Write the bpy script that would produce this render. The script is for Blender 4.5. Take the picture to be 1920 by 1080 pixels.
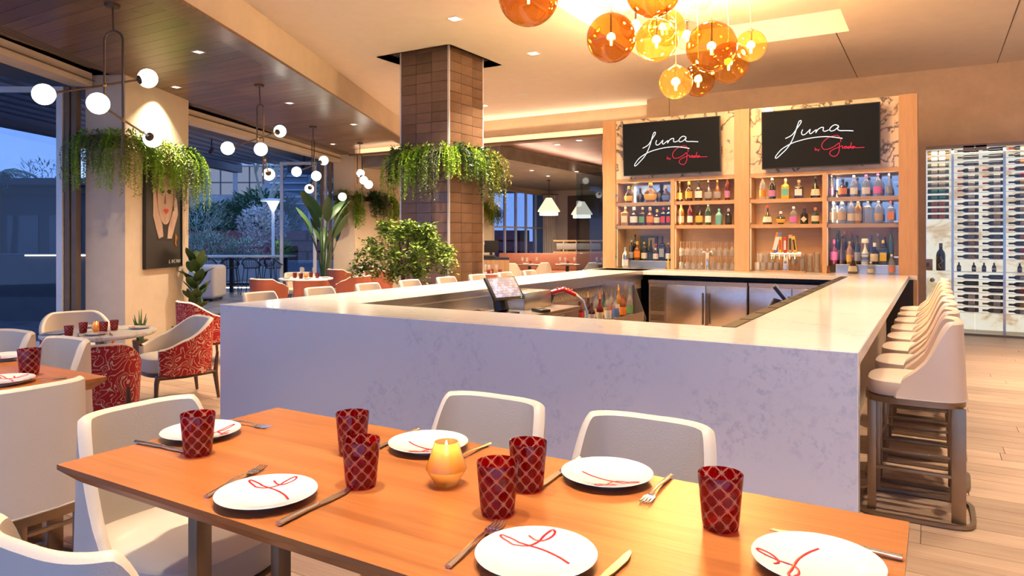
import bpy, bmesh, math, random
from mathutils import Vector, Matrix
random.seed(7)
R = math.radians
PI = math.pi
for o in list(bpy.data.objects): bpy.data.objects.remove(o)
SC = bpy.context.scene
COL = SC.collection
# ------------------------------------------------------------------ camera
FPX, HOR, CH = 1320.0, 445.0, 1.6
YAW = math.atan(792/FPX)
cd = bpy.data.cameras.new('camera'); cam = bpy.data.objects.new('camera', cd); COL.objects.link(cam)
cd.sensor_width = 36; cd.lens = 36*FPX/1920; cd.shift_y = (HOR-540)/1920
cd.clip_start = .05; cd.clip_end = 600
cam.location = (0, 0, CH); cam.rotation_euler = (PI/2, 0, YAW)
SC.camera = cam
# ------------------------------------------------------------------ world: even dusk sky
W = bpy.data.worlds.new('dusk'); SC.world = W; W.use_nodes = True
nt = W.node_tree; nt.nodes.clear()
wo = nt.nodes.new('ShaderNodeOutputWorld'); wb = nt.nodes.new('ShaderNodeBackground')
tc = nt.nodes.new('ShaderNodeTexCoord'); sx = nt.nodes.new('ShaderNodeSeparateXYZ')
cr = nt.nodes.new('ShaderNodeValToRGB')
nt.links.new(tc.outputs['Generated'], sx.inputs[0]); nt.links.new(sx.outputs['Z'], cr.inputs[0])
cr.color_ramp.elements[0].position = 0; cr.color_ramp.elements[0].color = (.24, .37, .72, 1)
cr.color_ramp.elements[1].position = .5; cr.color_ramp.elements[1].color = (.13, .24, .56, 1)
nt.links.new(cr.outputs[0], wb.inputs[0]); wb.inputs[1].default_value = 1.7
nt.links.new(wb.outputs[0], wo.inputs[0])
# ------------------------------------------------------------------ view
vs = SC.view_settings
vs.view_transform = 'Standard'; vs.look = 'None'; vs.gamma = 1; vs.use_curve_mapping = False
vs.exposure = 0.62
SC.cycles.use_denoising = True
SC.cycles.max_bounces = 8; SC.cycles.transparent_max_bounces = 24
SC.cycles.sample_clamp_indirect = 4.0
SC.cycles.caustics_reflective = False; SC.cycles.caustics_refractive = False
WARM = (1, .72, .45)
# ------------------------------------------------------------------ geometry helpers
S_, C_ = math.sin(YAW), math.cos(YAW)
def C(d, l, z=0.0):                     # distance ahead and to the right of the viewpoint -> world
    return Vector((-S_*d + C_*l, C_*d + S_*l, z))
def G(u, v, z):                         # where the sight line to a photo pixel meets height z
    d = FPX*(CH-z)/(v-HOR); return C(d, (u-960)/FPX*d, z)
def GD(u, v, d):                        # ... at distance d
    return C(d, (u-960)/FPX*d, CH-(v-HOR)*d/FPX)
def GY(u, v, Y):                        # ... at the plane y = Y
    k = (u-960)/FPX; d = Y/(C_+S_*k); return C(d, k*d, CH-(v-HOR)*d/FPX)

class MB:
    def __init__(s): s.v = []; s.f = []
    def add(s, vs, fs):
        n = len(s.v); s.v += [tuple(p) for p in vs]; s.f += [tuple(i+n for i in f) for f in fs]; return s
    def box(s, x0, x1, y0, y1, z0, z1, M=None):
        P = [Vector(p) for p in ((x0,y0,z0),(x1,y0,z0),(x1,y1,z0),(x0,y1,z0),(x0,y0,z1),(x1,y0,z1),(x1,y1,z1),(x0,y1,z1))]
        if M is not None: P = [M @ p for p in P]
        return s.add(P, [(3,2,1,0),(4,5,6,7),(0,1,5,4),(1,2,6,5),(2,3,7,6),(3,0,4,7)])
    def prism(s, poly, z0, z1, M=None):
        n = len(poly); P = [Vector((p[0],p[1],z0)) for p in poly]+[Vector((p[0],p[1],z1)) for p in poly]
        if M is not None: P = [M @ p for p in P]
        F = [tuple(range(n-1,-1,-1)), tuple(range(n,2*n))]+[(i,(i+1)%n,n+(i+1)%n,n+i) for i in range(n)]
        return s.add(P, F)
    def lathe(s, prof, n=16, M=None, cap=True):
        P = []; F = []
        for r, z in prof:
            for i in range(n):
                a = 2*PI*i/n; P.append(Vector((r*math.cos(a), r*math.sin(a), z)))
        for k in range(len(prof)-1):
            for i in range(n):
                j = (i+1) % n; F.append((k*n+i, k*n+j, (k+1)*n+j, (k+1)*n+i))
        if cap:
            if prof[0][0] > 1e-5: F.append(tuple(range(n-1,-1,-1)))
            if prof[-1][0] > 1e-5: F.append(tuple(range((len(prof)-1)*n, len(prof)*n)))
        if M is not None: P = [M @ p for p in P]
        return s.add(P, F)
    def cyl(s, a, b, r0, r1=None, n=10):
        return s.tube([a, b], [r0, r0 if r1 is None else r1], n)
    def tube(s, pts, r, n=8, closed=False, flat=1.0, up=None):
        pts = [Vector(p) for p in pts]; m = len(pts)
        rr = r if isinstance(r, (list, tuple)) else [r]*m
        P = []; F = []; prev = None
        for i, p in enumerate(pts):
            a = pts[i-1] if (i > 0 or closed) else p; b = pts[(i+1) % m] if (i < m-1 or closed) else p
            t = (b-a)
            if t.length < 1e-9: t = Vector((0,0,1))
            t.normalize()
            if prev is None:
                ref = Vector(up) if up is not None else (Vector((0,0,1)) if abs(t.z) < .9 else Vector((1,0,0)))
            else: ref = prev
            x = ref - t*ref.dot(t)
            if x.length < 1e-6: x = t.orthogonal()
            x.normalize(); y = t.cross(x); prev = x
            for k in range(n):
                q = 2*PI*(k+.5)/n; P.append(p + x*(math.cos(q)*rr[i]*flat) + y*(math.sin(q)*rr[i]))
        for i in range(m if closed else m-1):
            j = (i+1) % m
            for k in range(n):
                l = (k+1) % n; F.append((i*n+k, i*n+l, j*n+l, j*n+k))
        if not closed:
            F.append(tuple(range(n-1,-1,-1))); F.append(tuple(range((m-1)*n, m*n)))
        return s.add(P, F)
    def ball(s, c, r, nu=16, nv=10, sc=(1,1,1)):
        prof = [(math.sin(PI*k/nv)*r if 0 < k < nv else 1e-6, -math.cos(PI*k/nv)*r) for k in range(nv+1)]
        M = Matrix.Translation(c) @ Matrix.Diagonal((sc[0],sc[1],sc[2],1))
        return s.lathe(prof, nu, M, cap=False)
    def grid(s, fn, nu, nv, flip=False):
        P = [Vector(fn(i/nu, j/nv)) for j in range(nv+1) for i in range(nu+1)]
        F = []
        for j in range(nv):
            for i in range(nu):
                a = j*(nu+1)+i; q = (a, a+1, a+nu+2, a+nu+1); F.append(q[::-1] if flip else q)
        return s.add(P, F)
    def xf(s, M):
        s.v = [tuple(M @ Vector(p)) for p in s.v]; return s
    def mesh(s, name, mats, smooth=None, bev=0, seg=2, ang=32):
        me = bpy.data.meshes.new(name); me.from_pydata(s.v, [], s.f); me.validate()
        if bev:
            bm = bmesh.new(); bm.from_mesh(me); bmesh.ops.remove_doubles(bm, verts=bm.verts, dist=1e-5)
            es = [e for e in bm.edges if len(e.link_faces) == 2 and e.calc_face_angle(0) > R(25)]
            bmesh.ops.bevel(bm, geom=es, offset=bev, segments=seg, profile=.5, affect='EDGES', clamp_overlap=True)
            bm.to_mesh(me); bm.free()
        if smooth or bev:
            me.polygons.foreach_set('use_smooth', [True]*len(me.polygons)); me.set_sharp_from_angle(angle=R(ang))
        for m in (mats if isinstance(mats, (list, tuple)) else [mats]): me.materials.append(m)
        me.update(); return me
    def build(s, name, mat, parent=None, smooth=True, bev=0, seg=2, loc=None, rz=0, ang=32):
        return ob(name, s.mesh(name, mat, smooth, bev, seg, ang), parent, loc, rz)
def ob(name, me, parent=None, loc=None, rz=0):
    o = bpy.data.objects.new(name, me); COL.objects.link(o)
    if parent is not None: o.parent = parent
    if loc is not None: o.location = loc
    if rz: o.rotation_euler = (0, 0, rz)
    return o
def tag(o, label=None, cat=None, group=None, kind=None):
    if label: o['label'] = label
    if cat: o['category'] = cat
    if group: o['group'] = group
    if kind: o['kind'] = kind
    return o
def T(name, label, cat, loc=(0,0,0), rz=0, group=None):
    o = bpy.data.objects.new(name, None); COL.objects.link(o); o.empty_display_size = .1
    o.location = loc; o.rotation_euler = (0, 0, rz)
    return tag(o, label, cat, group)
def S(o): o['kind'] = 'structure'; return o
KIDS = {}
def dup(root, label=None, loc=None, rz=None, group=None):
    def cp(o, par):
        c = o.copy(); COL.objects.link(c); c.parent = par
        for ch in o.children: cp(ch, c)
        return c
    r = cp(root, None)
    if label: r['label'] = label
    if loc is not None: r.location = loc
    if rz is not None: r.rotation_euler = (0, 0, rz)
    if group: r['group'] = group
    return r
def area(name, loc, rot, sx, sy, power, col=WARM, spread=180, parent=None):
    l = bpy.data.lights.new(name, 'AREA'); l.shape = 'RECTANGLE'; l.size = sx; l.size_y = sy
    l.energy = power; l.color = col; l.spread = R(spread)
    o = bpy.data.objects.new(name, l); COL.objects.link(o); o.location = loc; o.rotation_euler = rot
    if parent is not None: o.parent = parent
    return o
def point(name, loc, power, r=.05, col=WARM, parent=None):
    l = bpy.data.lights.new(name, 'POINT'); l.energy = power; l.shadow_soft_size = r; l.color = col
    o = bpy.data.objects.new(name, l); COL.objects.link(o); o.location = loc
    if parent is not None: o.parent = parent
    return o
ORD = ['first','second','third','fourth','fifth','sixth','seventh','eighth','ninth','tenth','eleventh','twelfth','thirteenth','fourteenth','fifteenth','sixteenth','seventeenth','eighteenth','nineteenth','twentieth','twenty-first','twenty-second','twenty-third','twenty-fourth','twenty-fifth','twenty-sixth','twenty-seventh','twenty-eighth']
# ------------------------------------------------------------------ material helpers
MATS = {}
class NT:
    def __init__(s, name):
        s.m = bpy.data.materials.new(name); s.m.use_nodes = True; s.t = s.m.node_tree; s.t.nodes.clear()
        s.out = s.n('ShaderNodeOutputMaterial'); s.tc = None
    def n(s, ty, **kw):
        x = s.t.nodes.new(ty)
        for k, v in kw.items(): setattr(x, k, v)
        return x
    def l(s, a, b): s.t.links.new(a, b)
    def put(s, sock, v):
        if hasattr(v, 'is_output') or isinstance(v, bpy.types.NodeSocket): s.l(v, sock)
        else: sock.default_value = v
    def obj(s):
        if s.tc is None: s.tc = s.n('ShaderNodeTexCoord')
        return s.tc.outputs['Object']
    def map(s, sc=(1,1,1), rot=(0,0,0), src=None):
        m = s.n('ShaderNodeMapping'); m.inputs['Scale'].default_value = sc; m.inputs['Rotation'].default_value = rot
        s.l(src or s.obj(), m.inputs[0]); return m.outputs[0]
    def noise(s, vec, scale, det=3, rough=.5, dist=0):
        x = s.n('ShaderNodeTexNoise'); s.l(vec, x.inputs['Vector'])
        x.inputs['Scale'].default_value = scale; x.inputs['Detail'].default_value = det
        x.inputs['Roughness'].default_value = rough; x.inputs['Distortion'].default_value = dist
        return x.outputs['Fac']
    def ramp(s, fac, stops):
        x = s.n('ShaderNodeValToRGB'); e = x.color_ramp.elements
        while len(e) < len(stops): e.new(.5)
        for i, (p, c) in enumerate(stops):
            e[i].position = p; e[i].color = (*c, 1) if not isinstance(c, (int, float)) else (c, c, c, 1)
        s.l(fac, x.inputs[0]); return x.outputs[0]
    def math(s, op, a, b=0.0, c=None):
        x = s.n('ShaderNodeMath', operation=op); s.put(x.inputs[0], a); s.put(x.inputs[1], b)
        if c is not None: s.put(x.inputs[2], c)
        return x.outputs[0]
    def mix(s, fac, a, b, mode='MIX'):
        x = s.n('ShaderNodeMix', data_type='RGBA', blend_type=mode)
        s.put(x.inputs['Factor'], fac)
        s.put(x.inputs['A'], a if not isinstance(a, tuple) or len(a) == 4 else (*a, 1))
        s.put(x.inputs['B'], b if not isinstance(b, tuple) or len(b) == 4 else (*b, 1))
        return x.outputs['Result']
    def bump(s, h, st=.3, dist=.01):
        x = s.n('ShaderNodeBump'); x.inputs['Strength'].default_value = st; x.inputs['Distance'].default_value = dist
        s.l(h, x.inputs['Height']); return x.outputs[0]
    def bsdf(s, col, rough=.5, metal=0, spec=.5, normal=None, sheen=0, coat=0, emit=None, es=0, trans=0):
        b = s.n('ShaderNodeBsdfPrincipled')
        s.put(b.inputs['Base Color'], col if not isinstance(col, tuple) or len(col) == 4 else (*col, 1))
        s.put(b.inputs['Roughness'], rough); b.inputs['Metallic'].default_value = metal
        b.inputs['Specular IOR Level'].default_value = spec
        b.inputs['Sheen Weight'].default_value = sheen; b.inputs['Coat Weight'].default_value = coat
        b.inputs['Transmission Weight'].default_value = trans
        if normal is not None: s.l(normal, b.inputs['Normal'])
        if emit: b.inputs['Emission Color'].default_value = (*emit, 1); b.inputs['Emission Strength'].default_value = es
        s.l(b.outputs[0], s.out.inputs[0]); return b
    def schlick(s, f0, normal=None):                  # mirror share that grows towards grazing, same on both sides
        w = s.n('ShaderNodeLayerWeight'); w.inputs[0].default_value = .5
        if normal is not None: s.l(normal, w.inputs['Normal'])
        return s.math('ADD', f0, s.math('MULTIPLY', s.math('POWER', w.outputs['Facing'], 5.0), 1-f0))
    def rnd(s):                                       # one random number for each piece
        a = s.n('ShaderNodeObjectInfo').outputs['Random']; g = s.n('ShaderNodeNewGeometry').outputs['Random Per Island']
        return s.math('FRACT', s.math('ADD', a, g), 0)
def plain(name, col, rough=.5, metal=0, spec=.5, var=.08, vs=6, bump=0, bs=80, sheen=0, coat=0):
    if name in MATS: return MATS[name]
    n = NT(name); f = n.noise(n.obj(), vs, 3)
    lo = tuple(max(0, c*(1-var)) for c in col); hi = tuple(min(1, c*(1+var)) for c in col)
    c = n.ramp(f, [(.3, lo), (.7, hi)])
    nm = n.bump(n.noise(n.obj(), bs, 2), bump, .004) if bump else None
    n.bsdf(c, rough, metal, spec, nm, sheen, coat); MATS[name] = n.m; return n.m
def emis(name, col, st, base=None):
    if name in MATS: return MATS[name]
    n = NT(name); f = n.noise(n.obj(), 3, 1)
    e = n.n('ShaderNodeEmission'); n.l(n.ramp(f, [(0, col), (1, tuple(c*.97 for c in col))]), e.inputs[0]); e.inputs[1].default_value = st
    n.l(e.outputs[0], n.out.inputs[0]); MATS[name] = n.m; return n.m
def glass(name, tint, gloss=1.0, rough=.03, ior=1.45, haze=0.0, hcol=(.8,.8,.8), trl=False):
    """thin tinted glass: clear or tinted see-through plus a mirror-like sheen; haze adds body colour"""
    if name in MATS: return MATS[name]
    n = NT(name); f = n.noise(n.obj(), 4, 2)
    t = n.n('ShaderNodeBsdfTransparent'); n.l(n.ramp(f, [(.2, tuple(c*.96 for c in tint)), (.8, tint)]), t.inputs[0])
    g = n.n('ShaderNodeBsdfGlossy'); g.inputs['Roughness'].default_value = rough
    mx = n.n('ShaderNodeMixShader'); n.l(n.math('MULTIPLY', n.schlick(((ior-1)/(ior+1))**2), gloss), mx.inputs[0])
    base = t.outputs[0]
    if haze:
        d = n.n('ShaderNodeBsdfTranslucent' if trl else 'ShaderNodeBsdfDiffuse'); d.inputs[0].default_value = (*hcol, 1)
        m2 = n.n('ShaderNodeMixShader'); m2.inputs[0].default_value = haze
        n.l(base, m2.inputs[1]); n.l(d.outputs[0], m2.inputs[2]); base = m2.outputs[0]
    n.l(base, mx.inputs[1]); n.l(g.outputs[0], mx.inputs[2]); n.l(mx.outputs[0], n.out.inputs[0])
    MATS[name] = n.m; return n.m
def wood(name, c0, c1, rough=.4, axis='x', scale=1.0, rnd=.25, spec=.5, coat=0, knots=False):
    if name in MATS: return MATS[name]
    n = NT(name); st = {'x': (.35,6,6), 'y': (6,.35,6), 'z': (6,6,.35)}[axis]
    sh = n.n('ShaderNodeVectorMath', operation='ADD')
    rv = n.rnd(); cb = n.n('ShaderNodeCombineXYZ')
    for i in range(3): n.l(n.math('MULTIPLY', rv, 31.0+i*7), cb.inputs[i])
    n.l(n.map(tuple(k*scale for k in st)), sh.inputs[0]); n.l(cb.outputs[0], sh.inputs[1])
    g1 = n.noise(sh.outputs[0], 2.2, 4, .6, .6); g2 = n.noise(sh.outputs[0], 9, 3, .6, .3)
    f = n.math('ADD', n.math('MULTIPLY', g1, .65), n.math('MULTIPLY', g2, .35))
    c = n.ramp(f, [(.32, c0), (.66, c1)])
    if knots:
        k = n.noise(n.map((1.2,4,4)), 2.3, 3, .6, 1.0); c = n.mix(n.ramp(k, [(.70, 0), (.78, .75)]), c, tuple(q*.35 for q in c0))
    br = n.math('ADD', 1-rnd, n.math('MULTIPLY', rv, rnd*2))
    cc = n.n('ShaderNodeCombineColor'); [n.l(br, cc.inputs[i]) for i in range(3)]
    c = n.mix(1.0, c, cc.outputs[0], 'MULTIPLY')
    n.bsdf(c, n.math('ADD', rough-.05, n.math('MULTIPLY', g2, .1)), 0, spec, n.bump(g2, .12, .003), coat=coat)
    MATS[name] = n.m; return n.m
# ------------------------------------------------------------------ materials
def stone_mat(name, base, vein, vein2, sc, lo, hi, rough, fine=True, rot=.6):
    n = NT(name); v = n.map((1,1,1), (rot, rot*.5, rot))
    a = n.noise(v, sc, 5, .55, .35); b = n.math('ABSOLUTE', n.math('SUBTRACT', a, .5))
    m = n.ramp(b, [(lo, 1.0), (hi, 0.0)])
    if fine: m = n.math('MULTIPLY', m, n.ramp(n.noise(v, sc*38, 4, .75), [(.5, 0.0), (.62, 1.0)]))
    c = n.mix(m, base, vein)
    d = n.math('ABSOLUTE', n.math('SUBTRACT', n.noise(v, sc*.7, 3, .5, .5), .47))
    c = n.mix(n.ramp(d, [(0, .35), (.05, 0.0)]), c, vein2)
    n.bsdf(c, rough, 0, .5); MATS[name] = n.m; return n.m
M_quartz = stone_mat('white quartz', (.80,.78,.77), (.62,.62,.66), (.75,.74,.75), .55, .0, .04, .14)
M_marble = stone_mat('veined marble', (.80,.66,.48), (.08,.07,.075), (.55,.36,.18), 2.2, 0, .03, .12, False, 1.1)
M_onyx = stone_mat('table marble', (.74,.71,.66), (.5,.46,.42), (.66,.60,.52), 3, 0, .03, .38, False, .7)
def plaster(name, col, var=.16):
    n = NT(name); f = n.noise(n.map((1,1,1.4)), 1.6, 5, .6); g = n.noise(n.obj(), 9, 3, .6)
    c = n.ramp(n.math('ADD', n.math('MULTIPLY', f, .75), n.math('MULTIPLY', g, .25)), [(.3, tuple(k*(1-var) for k in col)), (.7, tuple(k*(1+var*.6) for k in col))])
    n.bsdf(c, .75, 0, .3, n.bump(g, .08, .004)); MATS[name] = n.m; return n.m
M_wall = plaster('tan plaster', (.60,.455,.31))
M_pier = plaster('pale plaster', (.62,.53,.42), .10)
M_ceil = plain('ceiling paint', (.82,.755,.70), .85, var=.02, spec=.2)
M_floor = wood('pale oak floor', (.36,.235,.16), (.50,.355,.25), .36, 'x', 1.6, .14, knots=True)
M_woodceil = wood('dark walnut ceiling', (.072,.038,.024), (.165,.092,.056), .30, 'x', 1.1, .28)
M_teak = wood('teak table', (.25,.075,.018), (.46,.165,.045), .33, 'x', 1.6, .05)
M_oak = wood('honey oak veneer', (.50,.29,.135), (.60,.365,.18), .42, 'z', 2.2, .05)
M_oak_x = wood('honey oak shelf', (.44,.265,.135), (.54,.335,.175), .42, 'x', 2.2, .05)
M_walnut = wood('walnut leg', (.06,.028,.016), (.13,.062,.034), .35, 'z', 4, .1)
M_tan_wood = wood('tan wood panel', (.34,.19,.09), (.44,.26,.13), .45, 'z', 3, .05)
n = NT('brown tile'); rv = n.rnd(); f = n.noise(n.obj(), 2.2, 4, .6)
n.bsdf(n.mix(1.0, n.ramp(f, [(.3, (.105,.060,.038)), (.7, (.195,.115,.072))]), n.ramp(rv, [(0, .86), (1, 1.12)]), 'MULTIPLY'), n.ramp(rv, [(0, .2), (1, .42)]), 0, .5, n.bump(n.noise(n.obj(), 18, 3), .10, .004)); M_tile = n.m
M_grout = plain('grout', (.07,.045,.032), .8)
M_cream = plain('cream leather', (.60,.53,.45), .48, var=.04, bump=.12, bs=260, vs=3)
M_blush = plain('blush leather', (.70,.56,.45), .42, var=.04, bump=.08, bs=260, vs=3)
M_cream_dk = plain('cream piping', (.50,.43,.36), .5)
M_bronze = plain('brushed bronze', (.30,.215,.135), .36, .85, var=.10)
M_bronze_dk = plain('dark bronze', (.10,.07,.05), .4, .8)
M_steel = plain('brushed steel', (.62,.58,.54), .27, 1.0, var=.05, vs=20)
M_steel_dk = plain('dark steel', (.22,.20,.19), .35, .9)
M_chrome = plain('polished cutlery', (.88,.86,.83), .2, 1.0, var=.03)
M_black = plain('black plastic', (.012,.012,.013), .35)
M_blackm = plain('black metal', (.014,.014,.016), .45, .4)
M_white = plain('white paint', (.78,.77,.75), .5, var=.02)
M_alum = plain('pale aluminium frame', (.62,.63,.66), .4, .25, var=.03)
M_track = plain('bronze track', (.16,.115,.08), .45, .3)
M_porc = plain('white porcelain', (.68,.675,.665), .07, var=.01, coat=.3)
M_logo_red = plain('red enamel', (.62,.015,.025), .25, var=.05)
M_orange = plain('terracotta upholstery', (.32,.08,.042), .6, var=.08, bump=.2, bs=120)
M_pot = plain('terracotta pot', (.32,.12,.06), .7)
M_soil = plain('dark soil', (.03,.02,.015), .9)
M_foam = plain('white planter box', (.80,.76,.74), .7, var=.03)
M_rubber = plain('black rubber', (.015,.015,.015), .6)
M_paver = plain('patio stone', (.22,.22,.24), .35, var=.25, vs=3)
M_linen = plain('linen curtain', (.72,.68,.64), .8, var=.03)
M_brick_red = plain('garden wall red', (.30,.10,.10), .8, var=.2)
# patterned fabrics
def squiggle(name, a, b, sc, w0, w1):
    n = NT(name); v = n.map((1,1,1.0)); f = n.noise(v, sc, 1.0, .35, .9)
    p = n.math('PINGPONG', n.math('MULTIPLY', f, 7.0), .5)
    c = n.mix(n.ramp(p, [(w0, 1.0), (w1, 0.0)]), a, b)
    n.bsdf(c, .7, 0, .3, n.bump(n.noise(n.obj(), 300, 1), .1, .002)); return n.m
M_redpat = squiggle('red squiggle weave', (.36,.012,.016), (.66,.40,.27), 10, .08, .14)
M_floral = squiggle('speckled cream weave', (.66,.60,.50), (.24,.19,.15), 26, .07, .13)
# foliage
def leafmat(name, a, b, rough=.45):
    n = NT(name); rv = n.rnd(); f = n.noise(n.obj(), 12, 2)
    c = n.ramp(n.math('ADD', n.math('MULTIPLY', rv, .7), n.math('MULTIPLY', f, .3)), [(.1, a), (.9, b)])
    p = n.bsdf(c, rough, 0, .4); MATS[name] = n.m; return n.m
L_fern = leafmat('fern green', (.09,.19,.015), (.26,.44,.05))
L_lime = leafmat('lime green', (.14,.30,.015), (.34,.55,.05))
L_sage = leafmat('sage green', (.09,.12,.06), (.24,.29,.16))
L_dark = leafmat('deep green', (.02,.05,.014), (.07,.14,.04))
L_olive = leafmat('olive green', (.15,.19,.02), (.32,.36,.06))
L_ficus = leafmat('ficus green', (.08,.15,.02), (.27,.39,.07))
L_bird = leafmat('palm leaf green', (.025,.07,.025), (.07,.15,.055))
L_blue = leafmat('dusty shrub', (.22,.32,.25), (.42,.54,.46))
L_night = leafmat('dark shrub', (.04,.12,.06), (.11,.24,.13))
L_blossom = leafmat('white blossom', (.5,.5,.5), (.8,.8,.8))
L_mag = leafmat('magenta blossom', (.45,.02,.25), (.7,.06,.4))
M_bark = plain('bark', (.10,.065,.04), .8, var=.3, vs=20)
M_paleb = plain('pale bark', (.30,.32,.26), .8, var=.2)
# glass and light
M_pane = glass('window pane', (.62,.70,.80), 1.0, .02)
M_pane_clear = glass('clear pane', (.95,.97,.97), .7, .02)
M_crystal = glass('clear crystal', (.93,.92,.91), 1.0, .04, 1.6, .11, (.9,.87,.82))
M_amber_d = glass('dark amber glass', (.64,.37,.12), 1.0, .03, 1.55, .012, (.55,.20,.03), True)
M_amber = glass('amber glass', (.76,.48,.16), 1.0, .03, 1.55, .015, (.65,.28,.05), True)
M_amber_y = glass('yellow amber glass', (.90,.67,.28), 1.0, .03, 1.55, .02, (.75,.42,.08), True)
M_clearg = glass('clear globe glass', (.97,.95,.92), .9, .03, 1.4)
M_bulb = emis('warm bulb', (1,.72,.38), 26)
M_globe = emis('lit milk glass', (1,.90,.72), 5.0)
M_led = emis('warm light strip', (1,.74,.46), 1.0)
M_down = emis('downlight lens', (1,.86,.66), 9)
M_candle = emis('candle flame', (1,.62,.22), 14)
M_shade = emis('lit fabric shade', (1,.80,.52), .85)
M_shade_in = emis('lit fabric inner shade', (1,.86,.64), 1.5)
M_screen = None
# ================================================================== THE SETTING
ZC, ZW, YB = 4.40, 3.98, 13.7
# facade line (inner face), as (distance ahead, sideways)
FAC = [C(-2.5,-6.1), C(10.25,-6.1), C(13.0,-6.0), C(20.3,-4.95), C(26.5,-.72), C(31.2,1.44)]
def fac_x(y):
    for a, b in zip(FAC, FAC[1:]):
        if a.y <= y <= b.y: return a.x+(b.x-a.x)*(y-a.y)/(b.y-a.y)
    return FAC[-1].x if y > FAC[-1].y else FAC[0].x
BEAM = [(-3.8,-1.0), (-5.98,3.44), (-7.04,5.59), (-10.45,12.25), (-11.45,14.2)]
def beam_x(y):
    for a, b in zip(BEAM, BEAM[1:]):
        if a[1] <= y <= b[1]: return a[0]+(b[0]-a[0])*(y-a[1])/(b[1]-a[1])
    return BEAM[0][0]
def seen(p):
    d = -S_*p[0]+C_*p[1]; l = C_*p[0]+S_*p[1]
    if d < .5: return None
    u = 960+FPX*l/d; v = HOR-FPX*(p[2]-CH)/d
    return d if -120 < u < 2040 and -120 < v < 1200 else None
def planks(parent, xl, xr, y0, y1, w, L, z0, z1, mat, name, nmax, stuff, gap=.004, seed=1):
    rnd = random.Random(seed); items = []
    y = y0
    while y < y1:
        a = xl(y+w/2); b = xr(y+w/2); x = a - rnd.random()*L
        while x < b:
            e = x+L*rnd.uniform(.75,1.2); p, q = max(a,x), min(b,e-gap)
            if q-p > .05: items.append((p, q, y, y+w-gap))
            x = e
        y += w
    def key(i):
        ds = [seen((i[0]+(i[1]-i[0])*k, i[2]+w/2, z1)) for k in (0,.25,.5,.75,1)]
        ds = [d for d in ds if d]; return min(ds) if ds else 1e9
    items.sort(key=key); rest = MB()
    for k, i in enumerate(items):
        if k < nmax and key(i) < 1e8: MB().box(i[0],i[1],i[2],i[3],z0,z1).build(name, mat, parent, smooth=False)
        else: rest.box(i[0],i[1],i[2],i[3],z0,z1)
    if rest.v: tag(rest.build(stuff, mat, parent, smooth=False), kind='stuff')
# floor
m = MB(); m.prism([(7,-2.5),(7,28),(-17,28)]+[(p.x,p.y) for p in reversed(FAC)], -.12, -.014)
floor = S(m.build('floor', M_grout, smooth=False))
planks(floor, lambda y: fac_x(y), lambda y: 6.9, -2.4, 27.8, .19, 2.0, -.014, 0, M_floor, 'plank', 290, 'distant_planks')
# main ceiling with a light tray and the recess around the column
TX0,TX1,TY0,TY1 = -3.91,-.99,5.2,10.55
KX0,KX1,KY0,KY1 = -7.42,-6.05,8.30,9.72
m = MB()
ys = sorted({-2.5, 3.44, 5.59, TY0, TY1, KY0, KY1, 12.25, 14.2})
for a, b in zip(ys, ys[1:]):
    mid = (a+b)/2; cuts = []
    if KY0 < mid < KY1: cuts.append((KX0,KX1))
    if TY0 < mid < TY1: cuts.append((TX0,TX1))
    l0, l1 = beam_x(max(a,-1)), beam_x(b)
    for c0, c1 in cuts+[(7,7)]:
        m.prism([(l0,a),(c0,a),(c0,b),(l1,b)], ZC, ZC+.1); l0 = l1 = c1
ceiling = S(m.build('ceiling', M_ceil, smooth=False))
m = MB(); m.box(TX0-.02,TX1+.02,TY0-.02,TY1+.02,ZC+.32,ZC+.38)
for bx in ((TX0-.03,TX0,TY0,TY1),(TX1,TX1+.03,TY0,TY1),(TX0,TX1,TY0-.03,TY0),(TX0,TX1,TY1,TY1+.03)): m.box(*bx,ZC+.1,ZC+.34)
m.build('light_tray', M_ceil, ceiling, smooth=False)
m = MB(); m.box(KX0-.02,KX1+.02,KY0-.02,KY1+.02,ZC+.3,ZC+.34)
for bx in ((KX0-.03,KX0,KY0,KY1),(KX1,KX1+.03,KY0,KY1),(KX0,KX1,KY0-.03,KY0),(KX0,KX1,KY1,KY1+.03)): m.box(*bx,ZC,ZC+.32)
m.build('column_recess', plain('recess grey', (.30,.27,.25), .8), ceiling, smooth=False)  # recess sides and lid in a darker grey than the ceiling
for (a, b) in ((G(1567,50,ZC), G(1602,141,ZC)), (G(1912,0,ZC), G(1872,112,ZC))):
    x = (a.x+b.x)/2; MB().box(x-.006,x+.006,-2.4 if x > 0 else TY1,YB,ZC-.002,ZC+.01).build('ceiling_joint', M_bronze_dk, ceiling, smooth=False)
# fascia beam between the plaster ceiling and the wood ceiling
m = MB(); m2 = MB()
for a, b in zip(BEAM, BEAM[1:]):
    d = Vector((b[0]-a[0], b[1]-a[1])).normalized(); nrm = Vector((-d.y, d.x))
    A, B = Vector(a), Vector(b)
    m.prism([A, B, B+nrm*.25, A+nrm*.25], ZW-.02, ZC)
    m2.prism([A-nrm*.012, B-nrm*.012, B+nrm*.27, A+nrm*.27], ZW-.055, ZW-.02)
S(m.build('trim_1', M_pier, smooth=False)); S(m2.build('trim_2', M_woodceil, smooth=False))
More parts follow.
